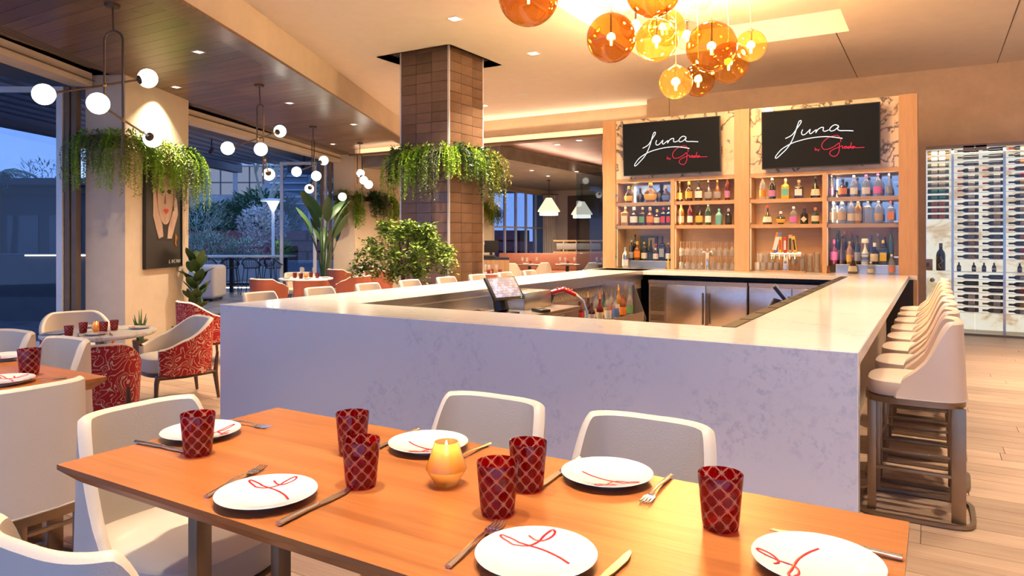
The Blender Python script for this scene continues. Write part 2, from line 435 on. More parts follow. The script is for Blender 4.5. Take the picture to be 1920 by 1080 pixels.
# wood ceiling
m = MB(); m.prism([(BEAM[0][0],-1)]+[(x-.1,y) for x,y in BEAM[1:]]+[(-11.6,14.4),(-4.9,14.4),(-4.9,28),(-17.5,28)]+[(p.x-.5,p.y) for p in reversed(FAC)], ZW+.012, ZW+.1)
wceil = S(m.build('ceiling_wood', M_bronze_dk, smooth=False))
planks(wceil, lambda y: fac_x(y)-.3, lambda y: beam_x(y)-.12 if y < 14.4 else -4.95, -1, 20, .21, 2.6, ZW, ZW+.012, M_woodceil, 'plank', 200, 'distant_planks', seed=5)
# lowered ceiling with lit cove over the far dining room
m = MB(); m.box(-17.5,-9.6,15.4,28,3.64,ZW-.005); S(m.build('ceiling_lowered', plain('grey silk plaster', (.26,.24,.22), .45, var=.2, vs=3), smooth=False))
# soffit and bulkhead over the bar
m = MB(); m.box(-13.5,-4.95,14.2,14.5,3.83,ZC+.05); S(m.build('wall_soffit', M_wall, smooth=False))
m = MB(); m.box(-13.5,-4.95,13.97,14.2,3.79,3.83); S(m.build('trim_3', M_woodceil, smooth=False))
m = MB(); m.box(-4.98,7,YB,YB+.25,3.12,ZC+.05); m.box(-4.98,-.12,YB,YB+.25,0,3.12); m.box(-5.02,-4.98,YB+.001,14.5,3.0,ZC+.05); S(m.build('wall_back', M_wall, smooth=False))
jx = GY(1255,200,YB).x; m = MB(); m.box(jx-.004,jx+.004,YB-.002,YB,3.12,ZC)
S(m.build('trim_4', M_bronze_dk, smooth=False))
m = MB(); m.box(6.9,7.05,-2.5,YB,0,ZC); S(m.build('wall_right', M_wall, smooth=False))
area('cove_light_low', (-9.2,14.05,3.835), (R(172),0,0), 8.3, .03, 40, WARM)
area('cove_light_far', (-9.5,20,3.72), (0,R(-120),0), .05, 8, 26, (1,.55,.38))
# far dining room walls
m = MB()
a, b = C(20.3,-4.6), C(26.5,-.72); n2 = Vector((b.y-a.y, a.x-b.x, 0)).normalized()
m.prism([a, b, b-n2*.3, a-n2*.3], 0, ZW); S(m.build('wall_left_far', M_pier, smooth=False))
wy = FAC[-1].y
m = MB(); m.box(FAC[-1].x-.6,-4.9,wy,wy+.2,0,ZW); S(m.build('wall_far', M_pier, smooth=False))
p0, p1 = GY(1065,0,wy), GY(1140,0,wy)
m = MB(); m.box(p0.x,p1.x+1,wy-.04,wy,0,3.4); S(m.build('trim_5', plain('umber panel', (.13,.075,.05), .6), smooth=False))
m = MB(); m.box(-5.0,-4.9,14.5,wy,0,ZW); S(m.build('wall_kitchen', M_pier, smooth=False))
# far windows
def windows_run(A, B, z0, z1, nx, bars, name, fr=.06, deep=.1, pm=None):
    """a glazed wall from A to B: frame, mullions, transoms and one pane to a light"""
    root = bpy.data.objects.new(name, None); COL.objects.link(root); root.location = (A.x, A.y, 0); S(root)
    d = (B-A); L = Vector((d.x,d.y,0)).length; root.rotation_euler = (0,0,math.atan2(d.y,d.x))
    for k in range(nx+1): x = L*k/nx; MB().box(x-fr/2,x+fr/2,-deep/2,deep/2,z0,z1).build('mullion', M_alum, root, smooth=False)
    zs = [z0]+bars+[z1]
    for z in zs: MB().box(0,L,-deep/2+.004,deep/2-.004,z-fr/2,z+fr/2).build('transom', M_alum, root, smooth=False)
    for k in range(nx):
        for za, zb in zip(zs, zs[1:]):
            MB().box(L*k/nx+fr/2,L*(k+1)/nx-fr/2,-.006,.006,za+fr/2,zb-fr/2).build('pane', pm or M_pane, root, smooth=False)
    return root
windows_run(C(26.5,-.72), C(31.2,1.44), .1, 3.45, 5, [2.0], 'window_1')
m = MB(); m.box(FAC[-2].x-.3,FAC[-1].x+.25,FAC[-2].y-.1,wy,3.45,3.64); S(m.build('trim_6', M_pier, smooth=False))
# left facade: header, pier with picture, second header, second pier
def bar2(name, A, B, w, z0, z1, mat):
    d = (B-A); nn = Vector((-d.y,d.x,0)).normalized()
    return S(MB().prism([A,B,B+nn*w,A+nn*w], z0, z1).build(name, mat, smooth=False))
bar2('trim_7', C(3,-6.1), C(10.23,-6.1), .3, 3.79, ZW, M_pier)
bar2('trim_8', C(3,-6.06), C(10.23,-6.06), .02, 3.86, 3.875, M_track)
bar2('trim_9', C(13,-6.0), C(20.3,-4.95), .3, 3.76, ZW, M_pier)
bar2('trim_10', C(13,-5.97), C(20.3,-4.92), .02, 3.86, 3.875, M_track)
for k, (A, B) in enumerate(((C(2.5,-5.75),C(9.9,-5.75)),(C(12.6,-5.62),C(20,-4.58)))):      # linear air slots
    v = T('air_slot', ['long bronze linear air slot in the wood ceiling beside the picture pier','long bronze linear air slot in wood ceiling above the patio opening'][k], 'vent', (0,0,0), 0, 'air slots')
    d = (B-A).normalized(); nn = Vector((-d.y,d.x,0))
    for j in range(3): MB().prism([A+nn*(j*.07),B+nn*(j*.07),B+nn*(j*.07+.012),A+nn*(j*.07+.012)], ZW-.004, ZW+.006).build('slot', M_black, v, smooth=False)
    MB().prism([A-nn*.03,B-nn*.03,B+nn*.2,A+nn*.2], ZW-.002, ZW+.004).build('frame', M_track, v, smooth=False)
c0, c1 = C(10.3,-5.66), C(12.25,-5.63); q1, q0 = C(12.35,-6.35), C(10.35,-6.27)
S(MB().prism([c0,c1,q1,q0], 0, ZW).build('wall_pier_1', M_pier, smooth=False))
S(MB().prism([C(20.3,-5.15),C(20.3,-4.55),C(21.2,-4.5),C(21.2,-5.15)], 0, ZW).build('wall_pier_2', M_pier, smooth=False))
# folding glass doors
def leaf(name, A, B, z1, label, mull=False, bronze=True):
    root = bpy.data.objects.new(name, None); COL.objects.link(root); root.location = (A.x,A.y,0); S(root); root['label'] = label
    d = B-A; L = Vector((d.x,d.y,0)).length; root.rotation_euler = (0,0,math.atan2(d.y,d.x)); f = .085
    for x in (0,L-f): MB().box(x,x+f,-.03,.03,.01,z1).build('stile', M_alum, root, smooth=False)
    for z in (.01,z1-f): MB().box(f,L-f,-.03,.03,z,z+f).build('rail', M_alum, root, smooth=False)
    MB().box(f,L-f,-.006,.006,.01+f,z1-f).build('pane', M_pane, root, smooth=False)
    return root
leaf('door_1', C(10.2,-7.85), C(10.2,-6.5), 3.78, 'tall glass patio door leaf left of the picture pier')
leaf('door_2', C(19.8,-6.52), C(19.8,-5.5), 3.72, 'open glass door leaf beside the patio high table')
for k,(l0,l1,d0) in enumerate(((-6.49,-6.42,10.2),(-6.40,-6.33,10.22),(-5.42,-5.36,19.9),(-5.34,-5.28,20.0),(-5.24,-5.18,20.1))):
    S(MB().prism([C(d0,l0),C(d0,l1),C(d0+.12,l1),C(d0+.12,l0)], 0, 3.78).build('trim_%d'%(11+k), M_track if k != 3 else M_alum, smooth=False))
# ------------------------------------------------------------------ tiled column
CX0, CY0, CW = -6.21, 8.52, .94
col = bpy.data.objects.new('column', None); COL.objects.link(col); col.location = (CX0-CW/2,CY0+CW/2,0); S(col)
h = CW/2
MB().box(-h+.012,h-.012,-h+.012,h-.012,0,ZC+.3).build('core', M_grout, col, smooth=False)
tw, th = (CW-.05)/3, .152
tA = MB().box(0,tw-.005,0,.014,0,th-.005).mesh('tile', M_tile, False, .002, 1)
tB = MB().box(0,.014,0,tw-.005,0,th-.005).mesh('tile', M_tile, False, .002, 1)
rest = MB()
for r_ in range(int((ZC+.25)/th)):
    for k in range(3):
        for face in range(2):
            z = r_*th
            if face == 0: o = ob('tile', tA, col, (-h+.025+k*tw, -h-.002, z))
            else: o = ob('tile', tB, col, (h-.012, -h+.025+k*tw, z))
            o.rotation_euler = (random.uniform(-.004,.004), random.uniform(-.004,.004), random.uniform(-.004,.004))
            rest.box(-h+.025+k*tw,-h+.02+(k+1)*tw,h-.012,h+.002,z,z+th-.005) if face == 0 else rest.box(-h-.002,-h+.012,-h+.025+k*tw,-h+.02+(k+1)*tw,z,z+th-.005)
tag(rest.build('hidden_tiles', M_tile, col, smooth=False), kind='stuff')
for sx_, sy_ in ((-1,-1),(1,-1),(1,1),(-1,1)):
    MB().box(sx_*(h-.012)-.014,sx_*(h-.012)+.014,sy_*(h-.012)-.014,sy_*(h-.012)+.014,0,ZC+.28).build('corner_trim', M_alum, col, smooth=False)
# ------------------------------------------------------------------ downlights
dl = 0
def downlight(p, label, s=.1, lens=M_down, power=0, spread=110, grp='recessed downlights'):
    o = T('downlight', label, 'downlight', p, 0, grp); w = s/2
    f = MB()
    for bx in ((-w-.02,w+.02,-w-.02,-w),(-w-.02,w+.02,w,w+.02),(-w-.02,-w,-w,w),(w,w+.02,-w,w)): f.box(*bx,-.006,.004)
    f.build('frame', M_white if lens is M_down else M_bronze_dk, o, smooth=False)
    MB().box(-w,w,-w,w,-.003,.004).build('lens', lens, o, smooth=False)
    if power: area('lamp', (0,0,-.02), (0,0,0), s, s, power, (1,.78,.54), spread, o)
    return o
vis = [(853,35,'square downlight in the ceiling left of the amber globes'),(1000,100,'square downlight in ceiling right of the column head'),(907,198,'square downlight closest to the lit soffit beside column'),(895,180,'square downlight half hidden behind the column')]
for u,v,lb in vis: downlight(G(u,v,ZC), lb, .13, power=90)
sp = T('ceiling_speaker', 'round flush speaker in the plaster ceiling near the soffit', 'speaker', G(980,178,ZC))
MB().lathe([(.001,-.012),(.13,-.012),(.14,.004)],24).build('grille', M_white, sp)
wl = [(372,97,'square downlight in wood ceiling above the picture pier'),(330,163,'square downlight in wood ceiling nearest the picture pier'),(543,193,'square downlight in wood ceiling between second and third pendants'),(663,233,'square downlight in wood ceiling nearest the column'),(624,270,'square downlight in wood ceiling beside the fourth pendant')]
for u,v,lb in wl: downlight(G(u,v,ZW), lb, .09, power=60, grp='downlights in the wood ceiling')
for u,v,lb in ((1045,271,'round-cornered downlight in far wood ceiling beside the hood'),(1086,263,'downlight in far wood ceiling nearest the back bar')): downlight(G(u,v,ZW), lb, .12, power=70, grp='downlights in the far wood ceiling')
for k,(d_,l_) in enumerate(((21.5,.6),(21.8,2.0),(23.4,1.2),(19.0,-2.0))): downlight(C(d_,l_,3.64 if k < 3 else ZW), 'added fill downlight above the far dark tables, %s one'%ORD[k] if k < 3 else 'added fill downlight in the wood ceiling behind the column', .1, M_down, 110, 120, 'added fill downlights in the far dining room')  # fill lamps added to brighten the dark far room
# unseen downlights added outside the frame to light the near tables and walkway
for k,(x,y,w_,wh) in enumerate(((-1.5,1.15,17,'over the left half of the teak table'),(-.45,1.15,16,'over the right half of the teak table'),(-3.3,1.2,16,'over the far-left high table'),(.75,3.2,30,'over the walkway nearest the viewer'),(.75,6.2,30,'over the walkway beside the third stool'),(.75,9.2,30,'over the walkway beside the last stools'),(1.7,10.8,30,'over the walkway before the wine wall'),(3.4,5.0,40,'near the right wall'),(3.4,10,50,'near the right wall by the wine wall'))):
    downlight((x,y,ZC), 'unseen square downlight of the dining ceiling '+wh, .13, power=w_, spread=70, grp='unseen downlights above the dining room')
for k,(x,y,wh) in enumerate(((-4.4,5.0,'over the near left of the bar'),(-4.4,6.8,'over the middle left of the bar'),(-2.5,4.3,'over the front of the bar'),(-.8,4.4,'over the near right of the bar'),(-.8,6.5,'over the middle right of the bar'),(-.8,8.5,'over the far right of the bar'))):  # lamps added out of view to brighten the bar counters
    downlight((x,y,ZC), 'unseen square downlight of the dining ceiling '+wh, .13, power=[26,24,9,5,6,7][k], spread=62, grp='added unseen downlights above the bar')
# ================================================================== THE BAR
BX0,BX1,BY0,BY1,BZ = -4.85,-.30,3.59,11.24,1.07
HX0,HX1,HY0,HY1 = -3.95,-1.10,4.22,10.6
SL = .07
bar = T('bar_island', 'large white quartz island bar with waterfall front around a sunken workspace', 'bar counter', ((BX0+BX1)/2,BY0,0))
def P(mb, name, mat, parent=bar, **k):
    L = parent.matrix_world if False else None
    o = mb.build(name, mat, None, **k)
    # parts are modelled in place: keep them there under their thing
    o.parent = parent; o.matrix_parent_inverse = Matrix.LocRotScale(parent.location, parent.rotation_euler, None).inverted()
    return o
P(MB().box(BX0,BX1,BY0+.0905,HY0,BZ-SL,BZ), 'countertop', M_quartz, bev=.004, seg=1)['label'] = 'front run of white quartz counter'
P(MB().box(BX0,HX0-.03,HY0+.002,BY1,BZ-SL,BZ), 'countertop', M_quartz, bev=.004, seg=1)['label'] = 'left run of white quartz counter'
P(MB().box(HX1+.10,BX1,HY0+.002,BY1,BZ-SL,BZ), 'countertop', M_quartz, bev=.004, seg=1)['label'] = 'right run of white quartz counter'
P(MB().box(BX0,BX1,BY0,BY0+.09,0,BZ), 'front_panel', M_quartz, bev=.003, seg=1)['label'] = 'white quartz waterfall panel with grey veins'
P(MB().box(BX1-.33,BX1-.28,BY0+.09,BY1,0,BZ-SL), 'side_panel', M_pier, smooth=False)
P(MB().box(BX0+.28,BX0+.33,BY0+.09,BY1,0,BZ-SL), 'side_panel', M_pier, smooth=False)
# metal nosing towards the workspace, dark drip rail on the right run
P(MB().box(HX0-.03,HX0,HY0,HY1,BZ-.13,BZ-.002), 'metal_nosing', M_steel, smooth=False)
P(MB().box(HX1,HX1+.10,HY0+.002,HY1,BZ-.05,BZ-.004), 'drip_rail', M_blackm, smooth=False)
for k in range(14): P(MB().box(HX1+.012,HX1+.088,HY0+.03+k*.45,HY0+.44+k*.45,BZ-.006,BZ-.001), 'rail_mat', M_rubber, smooth=False)
P(MB().box(HX0,HX1,HY0,HY0+.02,BZ-.05,BZ-.008), 'metal_nosing', M_steel_dk, smooth=False)
# stone splash behind the left worktop, inner panels
n = NT('grey pebble stone'); f = n.noise(n.obj(), 40, 4, .7)
n.bsdf(n.ramp(f, [(.35,(.16,.135,.125)),(.65,(.42,.38,.35))]), .25); M_pebble = n.m
P(MB().box(HX0-.05,HX0-.03,HY0,HY1,.80,BZ-.13), 'splash_back', M_pebble, smooth=False)
P(MB().box(HX0-.05,HX0-.03,HY0,HY1,.03,.80), 'inner_panel', M_steel, smooth=False)
P(MB().box(HX1+.10,HX1+.12,HY0,HY1,.03,BZ-SL), 'inner_panel', M_steel_dk, smooth=False)
P(MB().box(HX0,HX1,HY0-.02,HY0,.03,BZ-SL), 'inner_panel', M_steel_dk, smooth=False)
# ------------------------------------------------------------------ under-bar equipment
sink = T('bar_worktop', 'stainless steel under-bar worktop along the left inside', 'worktop', (-3.6,5.6,0))
P(MB().box(-3.94,-3.28,4.35,6.9,.82,.86), 'top', M_steel, sink, bev=.004, seg=1)
P(MB().box(-3.94,-3.30,4.35,6.9,.62,.82), 'apron', M_steel, sink, smooth=False)
P(MB().box(-3.94,-3.92,4.35,6.9,.86,1.0), 'backsplash', M_steel, sink, smooth=False)
P(MB().box(-3.5,-3.40,5.2,5.5,.70,.73), 'pull_slot', M_bronze_dk, sink, smooth=False)
for y in (4.4,6.84):
    for x in (-3.9,-3.34): P(MB().cyl((x,y,0),(x,y,.62),.02), 'leg', M_steel, sink)
ice = T('ice_bin', 'stainless ice bin with rounded side guards behind the front counter', 'ice bin', (-3.35,4.7,0))
P(MB().box(-3.27,-2.45,4.25,4.95,.2,.84), 'bin', M_steel, ice, bev=.01)
for x in (-3.27,-2.46):
    prof = [(4.25,.84),(4.95,.84),(4.95,.93)]+[(4.95-.07+.07*math.cos(a),.93+.07*math.sin(a)) for a in (R(0),R(30),R(60),R(90))]+[(4.25,1.0)]
    g = MB(); g.add([(x,p[0],p[1]) for p in prof]+[(x+.012,p[0],p[1]) for p in prof], [tuple(range(len(prof))), tuple(range(2*len(prof)-1,len(prof)-1,-1))]+[(i,(i+1)%len(prof),len(prof)+(i+1)%len(prof),len(prof)+i) for i in range(len(prof))])
    P(g, 'side_guard', M_steel, ice, smooth=False)
P(MB().box(-3.25,-2.47,4.27,4.93,.84,.86), 'lid', M_steel, ice, smooth=False)
tools = [T('bar_tool', lb, 'bar tool', (-3.15+.14*k,4.6,.862), .3*k, 'bar tools on the ice bin') for k, lb in enumerate(('steel bar spoon lying on the ice bin lid','steel strainer handle lying beside the bar spoon','cream handled bar knife lying on the ice bin'))]
for k, t in enumerate(tools):
    MB().tube([(-.12,0,.012),(.0,0,.014),(.12,.01,.012)], [.008,.006,.012], 8).build('shaft', M_chrome if k < 2 else M_cream, t)
    MB().ball((.15,.012,.014), .022, 10, 6, (1.4,.9,.5)).build('head', M_chrome, t)
# point of sale terminals
def terminal(loc, rz, label):
    t = T('till_terminal', label, 'till terminal', loc, rz, 'till terminals')
    MB().prism([(-.10,-.13),(.10,-.13),(.12,.10),(-.12,.10)], 0, .03).build('base', M_black, t, bev=.006)
    MB().tube([(0,.02,.03),(0,.05,.13),(0,.02,.22)], [.075,.07,.05], 10).build('stand', M_black, t)
    Mx = Matrix.Translation((0,-.02,.25)) @ Matrix.Rotation(R(-38),4,'X')
    MB().box(-.19,.19,-.012,.018,-.13,.13,Mx).build('screen_case', M_black, t, bev=.006)
    n = NT('lit till screen') if 'till' not in MATS else None
    if n:
        f = n.n('ShaderNodeTexBrick'); n.l(n.map((14,14,14)), f.inputs[0]); f.inputs['Scale'].default_value = 1
        f.inputs['Color1'].default_value = (.05,.10,.30,1); f.inputs['Color2'].default_value = (.16,.26,.5,1); f.inputs['Mortar'].default_value = (.03,.05,.15,1)
        g = n.ramp(n.noise(n.obj(), 14, 2), [(.52,(.0,.0,.0)),(.6,(.18,.26,.45))])
        b_ = n.bsdf(n.mix(.5,f.outputs[0],g,'ADD'), .3); n.l(n.mix(.7,f.outputs[0],g,'ADD'), b_.inputs['Emission Color']); b_.inputs['Emission Strength'].default_value = .3; MATS['till'] = n.m
    MB().box(-.165,.165,-.015,-.011,-.105,.115,Mx).build('screen', MATS['till'], t, smooth=False)
    MB().box(.14,.146,-.016,-.012,-.122,-.116,Mx).build('indicator', emis('green light',(.1,1,.4),3), t, smooth=False)
    return t
terminal((-3.55,5.75,.86), R(72), 'black till terminal with lit blue screen inside the bar')
terminal(tuple(Vector((-1.22,6.9,.80))), R(100), 'black till terminal seen edge-on at the right inner counter')
kb = T('card_reader', 'small black card reader on steel worktop beside till', 'card reader', (-3.36,6.15,.86), R(60))
MB().prism([(-.06,-.1),(.06,-.1),(.05,.1),(-.05,.1)],0,.03).build('body', M_black, kb, bev=.008); MB().box(-.04,.04,0,.08,.03,.034).build('display', M_steel_dk, kb, smooth=False)
# soda gun and steel box
bx = T('steel_cabinet', 'low stainless box standing on the worktop behind the till', 'steel box', (-3.75,6.5,.86))
MB().box(-.17,.17,-.28,.3,0,.17).build('body', M_steel, bx, bev=.006); MB().box(-.14,-.1,-.24,.26,.171,.178).build('lid_handle', M_steel_dk, bx, smooth=False)
sg = T('soda_gun', 'red soda gun on a braided steel hose by the speed rail', 'soda gun', (-3.45,7.15,.86)); sg.scale = (.9,.9,.9)
MB().tube([(-.28,-.12,.13),(-.14,-.06,.17),(0,0,.10)], [.03,.036,.028], 10).build('handle', M_logo_red, sg)
for k in range(5): MB().box(-.22+.04*k,-.20+.04*k,-.115+.018*k,-.085+.018*k,.17+.004*k if k<3 else .175-.012*(k-2),.195+.004*k if k<3 else .2-.012*(k-2)).build('button', plain('pale red button',(.8,.2,.15),.4), sg, smooth=False)
MB().tube([(0,0,.10),(.09,.02,.03),(.14,.02,-.10),(.15,0,-.24)], .018, 10).build('hose', M_steel, sg)
MB().tube([(-.42,.1,.0),(-.36,.08,.12),(-.30,-.08,.14)], .03, 8).build('holster', M_black, sg)
# back counter and refrigerators
bc = T('back_counter', 'pale stone back counter below the bottle shelves', 'counter', (-2.5,11.0,0))
P(MB().box(-4.93,HX1+.1,HY1,11.72,BZ-.06,BZ), 'top', M_quartz, bc, bev=.004, seg=1)
P(MB().box(HX1+.1,-.20,BY1+.001,11.72,BZ-.06,BZ), 'top', M_quartz, bc, smooth=False)
P(MB().box(-4.9,-.25,11.2,11.6,0,BZ-.06), 'carcass', M_black, bc, smooth=False)
def fridge(x0, x1, label, grille):
    t = T('bar_fridge', label, 'fridge', ((x0+x1)/2,10.9,0), 0, 'bar fridges'); w = x1-x0
    MB().box(-w/2,w/2,-.22,.27,.10,.93).build('body', M_steel, t, bev=.004, seg=1)
    MB().box(-w/2,w/2,-.25,-.22,.88,.93).build('top_trim', M_steel, t, bev=.004, seg=1)
    for x in (-w/2+.08,w/2-.08):
        for y in (-.15,.2): MB().cyl((x,y,0),(x,y,.10),.02).build('foot', M_black, t)
    xs = -w/2+(.30 if grille else 0); nd = 2 if w > 1 else 1; dw = (w/2-xs)/nd
    if grille:
        g = MB().box(-w/2+.01,xs-.01,-.245,-.22,.12,.87).build('grille_panel', M_steel, t, smooth=False)
        sl = MB().box(-w/2+.04,xs-.04,-.249,-.245,0,.010).mesh('louvre', M_bronze_dk)
        for k in range(20): ob('louvre', sl, t, (0,0,.45+k*.019))
        for k in range(5): ob('louvre', sl, t, (0,0,.30+k*.019))
    for k in range(nd):
        a = xs+k*dw
        MB().box(a+.006,a+dw-.006,-.25,-.22,.13,.865).build('door', M_steel, t, bev=.006)
        hx = a+dw-.035 if k == 0 else a+.035
        hd = MB().tube([(hx,-.29,.28),(hx,-.29,.76)], .013, 8); hd.cyl((hx,-.29,.32),(hx,-.25,.32),.008); hd.cyl((hx,-.29,.72),(hx,-.25,.72),.008)
        hd.build('handle', M_steel_dk, t)
fridge(-3.88,-2.36,'two-door steel bar fridge with louvred grille', True)
fridge(-2.34,-1.14,'steel bar fridge right of the louvred one', False)
# ================================================================== BACK BAR
bb = T('back_bar', 'oak back bar unit with marble panels, pillars and lit bottle shelves', 'shelf unit', (-2.56,11.5,0))
YP = 11.25
PIL = [(-4.92,-4.69),(-2.69,-2.46),(-.43,-.20)]
for a, b in PIL: P(MB().box(a,b,YP,11.75,0 if a>-1 else BZ,3.6), 'pillar', M_oak, bb, bev=.003, seg=1)
BAYS = [(-4.69,-3.72),(-3.66,-2.69),(-2.46,-1.42),(-1.36,-.43)]
for a, b in ((-3.72,-3.66),(-1.42,-1.36)): P(MB().box(a,b,YP+.02,11.72,BZ,2.56), 'divider', M_oak, bb, smooth=False)
for a, b in ((-4.69,-2.69),(-2.46,-.43)):
    P(MB().box(a,b,11.72,11.75,BZ,2.56), 'back_board', M_oak_x, bb, smooth=False)
    P(MB().box(a,b,YP+.03,11.75,2.53,2.59), 'head_board', M_oak_x, bb, smooth=False)
    P(MB().box(a,b,YP+.05,YP+.09,2.59,3.595), 'marble_panel', M_marble, bb, smooth=False)
P(MB().box(-4.69,-.43,YP+.09,11.75,3.55,3.6), 'top_board', M_oak_x, bb, smooth=False)
SHZ = [2.19,1.80]
for k, (a, b) in enumerate(BAYS):
    for z in SHZ: P(MB().box(a,b,YP+.06,11.72,z-.055,z), 'shelf', M_oak_x, bb, bev=.002, seg=1)
    for z0, z1 in ((2.19,2.53),(1.80,2.135),(BZ,1.745)):
        P(MB().box(a+.001,a+.006,YP+.085,YP+.095,z0+.03,z1-.002), 'light_strip', M_led, bb, smooth=False)
        area('shelf_lamp', (a+.06,YP+.12,(z0+z1)/2), (0,R(-90),R(30)), z1-z0-.05, .03, .5, (1,.72,.42))
        area('shelf_lamp', ((a+b)/2,YP+.14,z1-.01), (R(-20),0,0), b-a-.1, .03, 1.4, (1,.70,.40))
for k in (0,3):
    a, b = BAYS[k]
    P(MB().box(a+.10,b,11.45,11.715,BZ,1.20), 'riser', M_steel, bb, bev=.003, seg=1)
    P(MB().box(a+.01,b-.005,YP+.015,YP+.021,BZ+.02,2.52), 'glass_door', M_pane_clear, bb, smooth=False)
    for z in (2.3,1.75,1.25): P(MB().box(a+.002,a+.03,YP+.005,YP+.03,z,z+.035) if k == 0 else MB().box(b-.06,b-.002,YP+.005,YP+.03,z+.06,z+.085), 'hinge', M_steel, bb, smooth=False)
P(MB().box(BAYS[0][0]+.02,BAYS[0][1],11.70,11.718,2.20,2.52), 'mirror', plain('mirror',(.5,.48,.47),.08,1.0), bb, smooth=False)
P(MB().box(BAYS[3][0]+.01,BAYS[3][1]-.01,11.70,11.718,1.82,2.52), 'mirror', MATS['mirror'], bb, smooth=False)
# ------------------------------------------------------------------ televisions
def stroke_pts(raw, n=6):
    """smooth curve through the points"""
    out = []
    for i in range(len(raw)-1):
        p0 = raw[max(i-1,0)]; p1 = raw[i]; p2 = raw[i+1]; p3 = raw[min(i+2,len(raw)-1)]
        for k in range(n):
            t = k/n; out.append(tuple(.5*((2*p1[j])+(-p0[j]+p2[j])*t+(2*p0[j]-5*p1[j]+4*p2[j]-p3[j])*t*t+(-p0[j]+3*p1[j]-3*p2[j]+p3[j])*t**3) for j in (0,1)))
    out.append(raw[-1]); return out
L_white = [[(530,650),(592,612),(638,540),(668,490),(672,463),(655,468),(640,510),(618,600),(590,680),(552,750),(505,805),(460,852),(442,855),(448,830),(500,762),(590,702),(690,665),(790,642),(890,632),(970,637),(1055,652)],
 [(690,556),(680,590),(692,612),(718,603),(745,572),(760,556),(754,590),(768,600),(795,575),(818,560),(812,590),(832,556),(856,538),(880,536),(878,566),(895,576),(930,562)],
 [(1016,520),(985,508),(955,526),(938,555),(950,574),(985,562),(1018,526),(1008,552),(1030,570),(1080,570),(1148,574)]]
L_red = [[(1042,690),(1036,650),(1012,622),(972,624),(920,650),(882,692),(872,732),(892,765),(935,762),(985,736),(1028,700),(1030,740),(1028,795),(1005,836),(968,836),(946,810),(962,778),(1010,752),(1056,730),(1058,756),(1080,742),(1096,738),(1080,735),(1074,750),(1086,757),(1100,742),(1102,756),(1124,742),(1110,740),(1104,752),(1116,757),(1130,735),(1136,694),(1132,752),(1150,745),(1164,738),(1148,738),(1142,752),(1153,757),(1168,742),(1176,751),(1250,748)]]
L_by = [[(812,745),(812,776)],[(812,766),(824,762),(828,770),(822,777),(812,775)],[(834,763),(841,776)],[(853,763),(840,788)]]
n = NT('dark screen'); n.bsdf(n.ramp(n.noise(n.obj(),.6,1),[(.3,(.004,.004,.004)),(.7,(.006,.006,.006))]), .6, 0, .06, emit=(.006,.0065,.006), es=1); M_tv = n.m
M_ink_w = emis('lit white lettering', (1,.97,.92), 1.0); M_ink_r = emis('lit red lettering', (.85,.03,.06), .9)
def tvset(x0, x1, z0, z1, label, y=11.13):
    t = T('television', label, 'television', ((x0+x1)/2,y,(z0+z1)/2), 0, 'televisions'); w, hh = (x1-x0)/2, (z1-z0)/2
    tilt = R(3.5); t.rotation_euler = (-tilt*-1,0,0)
    MB().box(-w,w,-.02,.03,-hh,hh).build('case', M_black, t, bev=.003, seg=1)
    MB().box(-w+.012,w-.012,-.0225,-.0195,-hh+.015,hh-.012).build('screen', M_tv, t, smooth=False)
    MB().box(-.25,.25,.03,.14,-.2,.2).build('wall_mount', M_black, t, smooth=False)
    TL, TR, BR_, BL = (283,370),(1367,270),(1392,925),(313,978)
    def st(p):            # place in the artwork -> place on the screen
        s, q = .5, .5
        for _ in range(12):
            fx = (1-s)*(1-q)*TL[0]+s*(1-q)*TR[0]+s*q*BR_[0]+(1-s)*q*BL[0]; fy = (1-s)*(1-q)*TL[1]+s*(1-q)*TR[1]+s*q*BR_[1]+(1-s)*q*BL[1]
            s += (p[0]-fx)/1080; q += (p[1]-fy)/640
        return (-w+2*w*s, hh-2*hh*q)
    for strokes, mt, nm, r in ((L_white,M_ink_w,'white_lettering',.0058),(L_red,M_ink_r,'red_lettering',.0045),(L_by,M_ink_r,'small_lettering',.0035)):
        g = MB()
        for s_ in strokes:
            pts = stroke_pts([st(p) for p in s_], 5); g.tube([(a,-.024,b) for a,b in pts], r, 6, flat=.25, up=(0,1,0))
        g.build(nm, mt, t)
    return t
tvset(-4.49,-2.87,2.63,3.50,'wall television with white and red script lettering, left of two')
tvset(-2.25,-.65,2.63,3.50,'wall television with white and red script lettering, right of two')
# ================================================================== BOTTLES ON THE SHELVES
def gcol(name, c, r=.08): return plain('bottle '+name, c, r, spec=.8, var=.05, coat=.4)
BC = {'dark':gcol('dark',(.012,.009,.008)),'amber':gcol('amber',(.20,.055,.010)),'brown':gcol('brown',(.055,.018,.009)),
 'gold':gcol('gold',(.34,.16,.03)),'red':gcol('ruby',(.12,.009,.009)),'green':gcol('green',(.02,.06,.03)),'teal':gcol('teal',(.12,.36,.33),.3),
 'clear':glass('bottle clear',(.86,.86,.85),1.0,.05,1.5,.22,(.62,.60,.58)),'purple':gcol('violet',(.06,.022,.045)),'yellow':gcol('yellow',(.75,.48,.04)),
 'white':plain('bottle white',(.78,.77,.75),.15,coat=.4),'olive':gcol('olive',(.20,.20,.03)),'magenta':gcol('magenta',(.18,.015,.07)),'blue':gcol('blue',(.05,.08,.30)),'silver':M_steel}
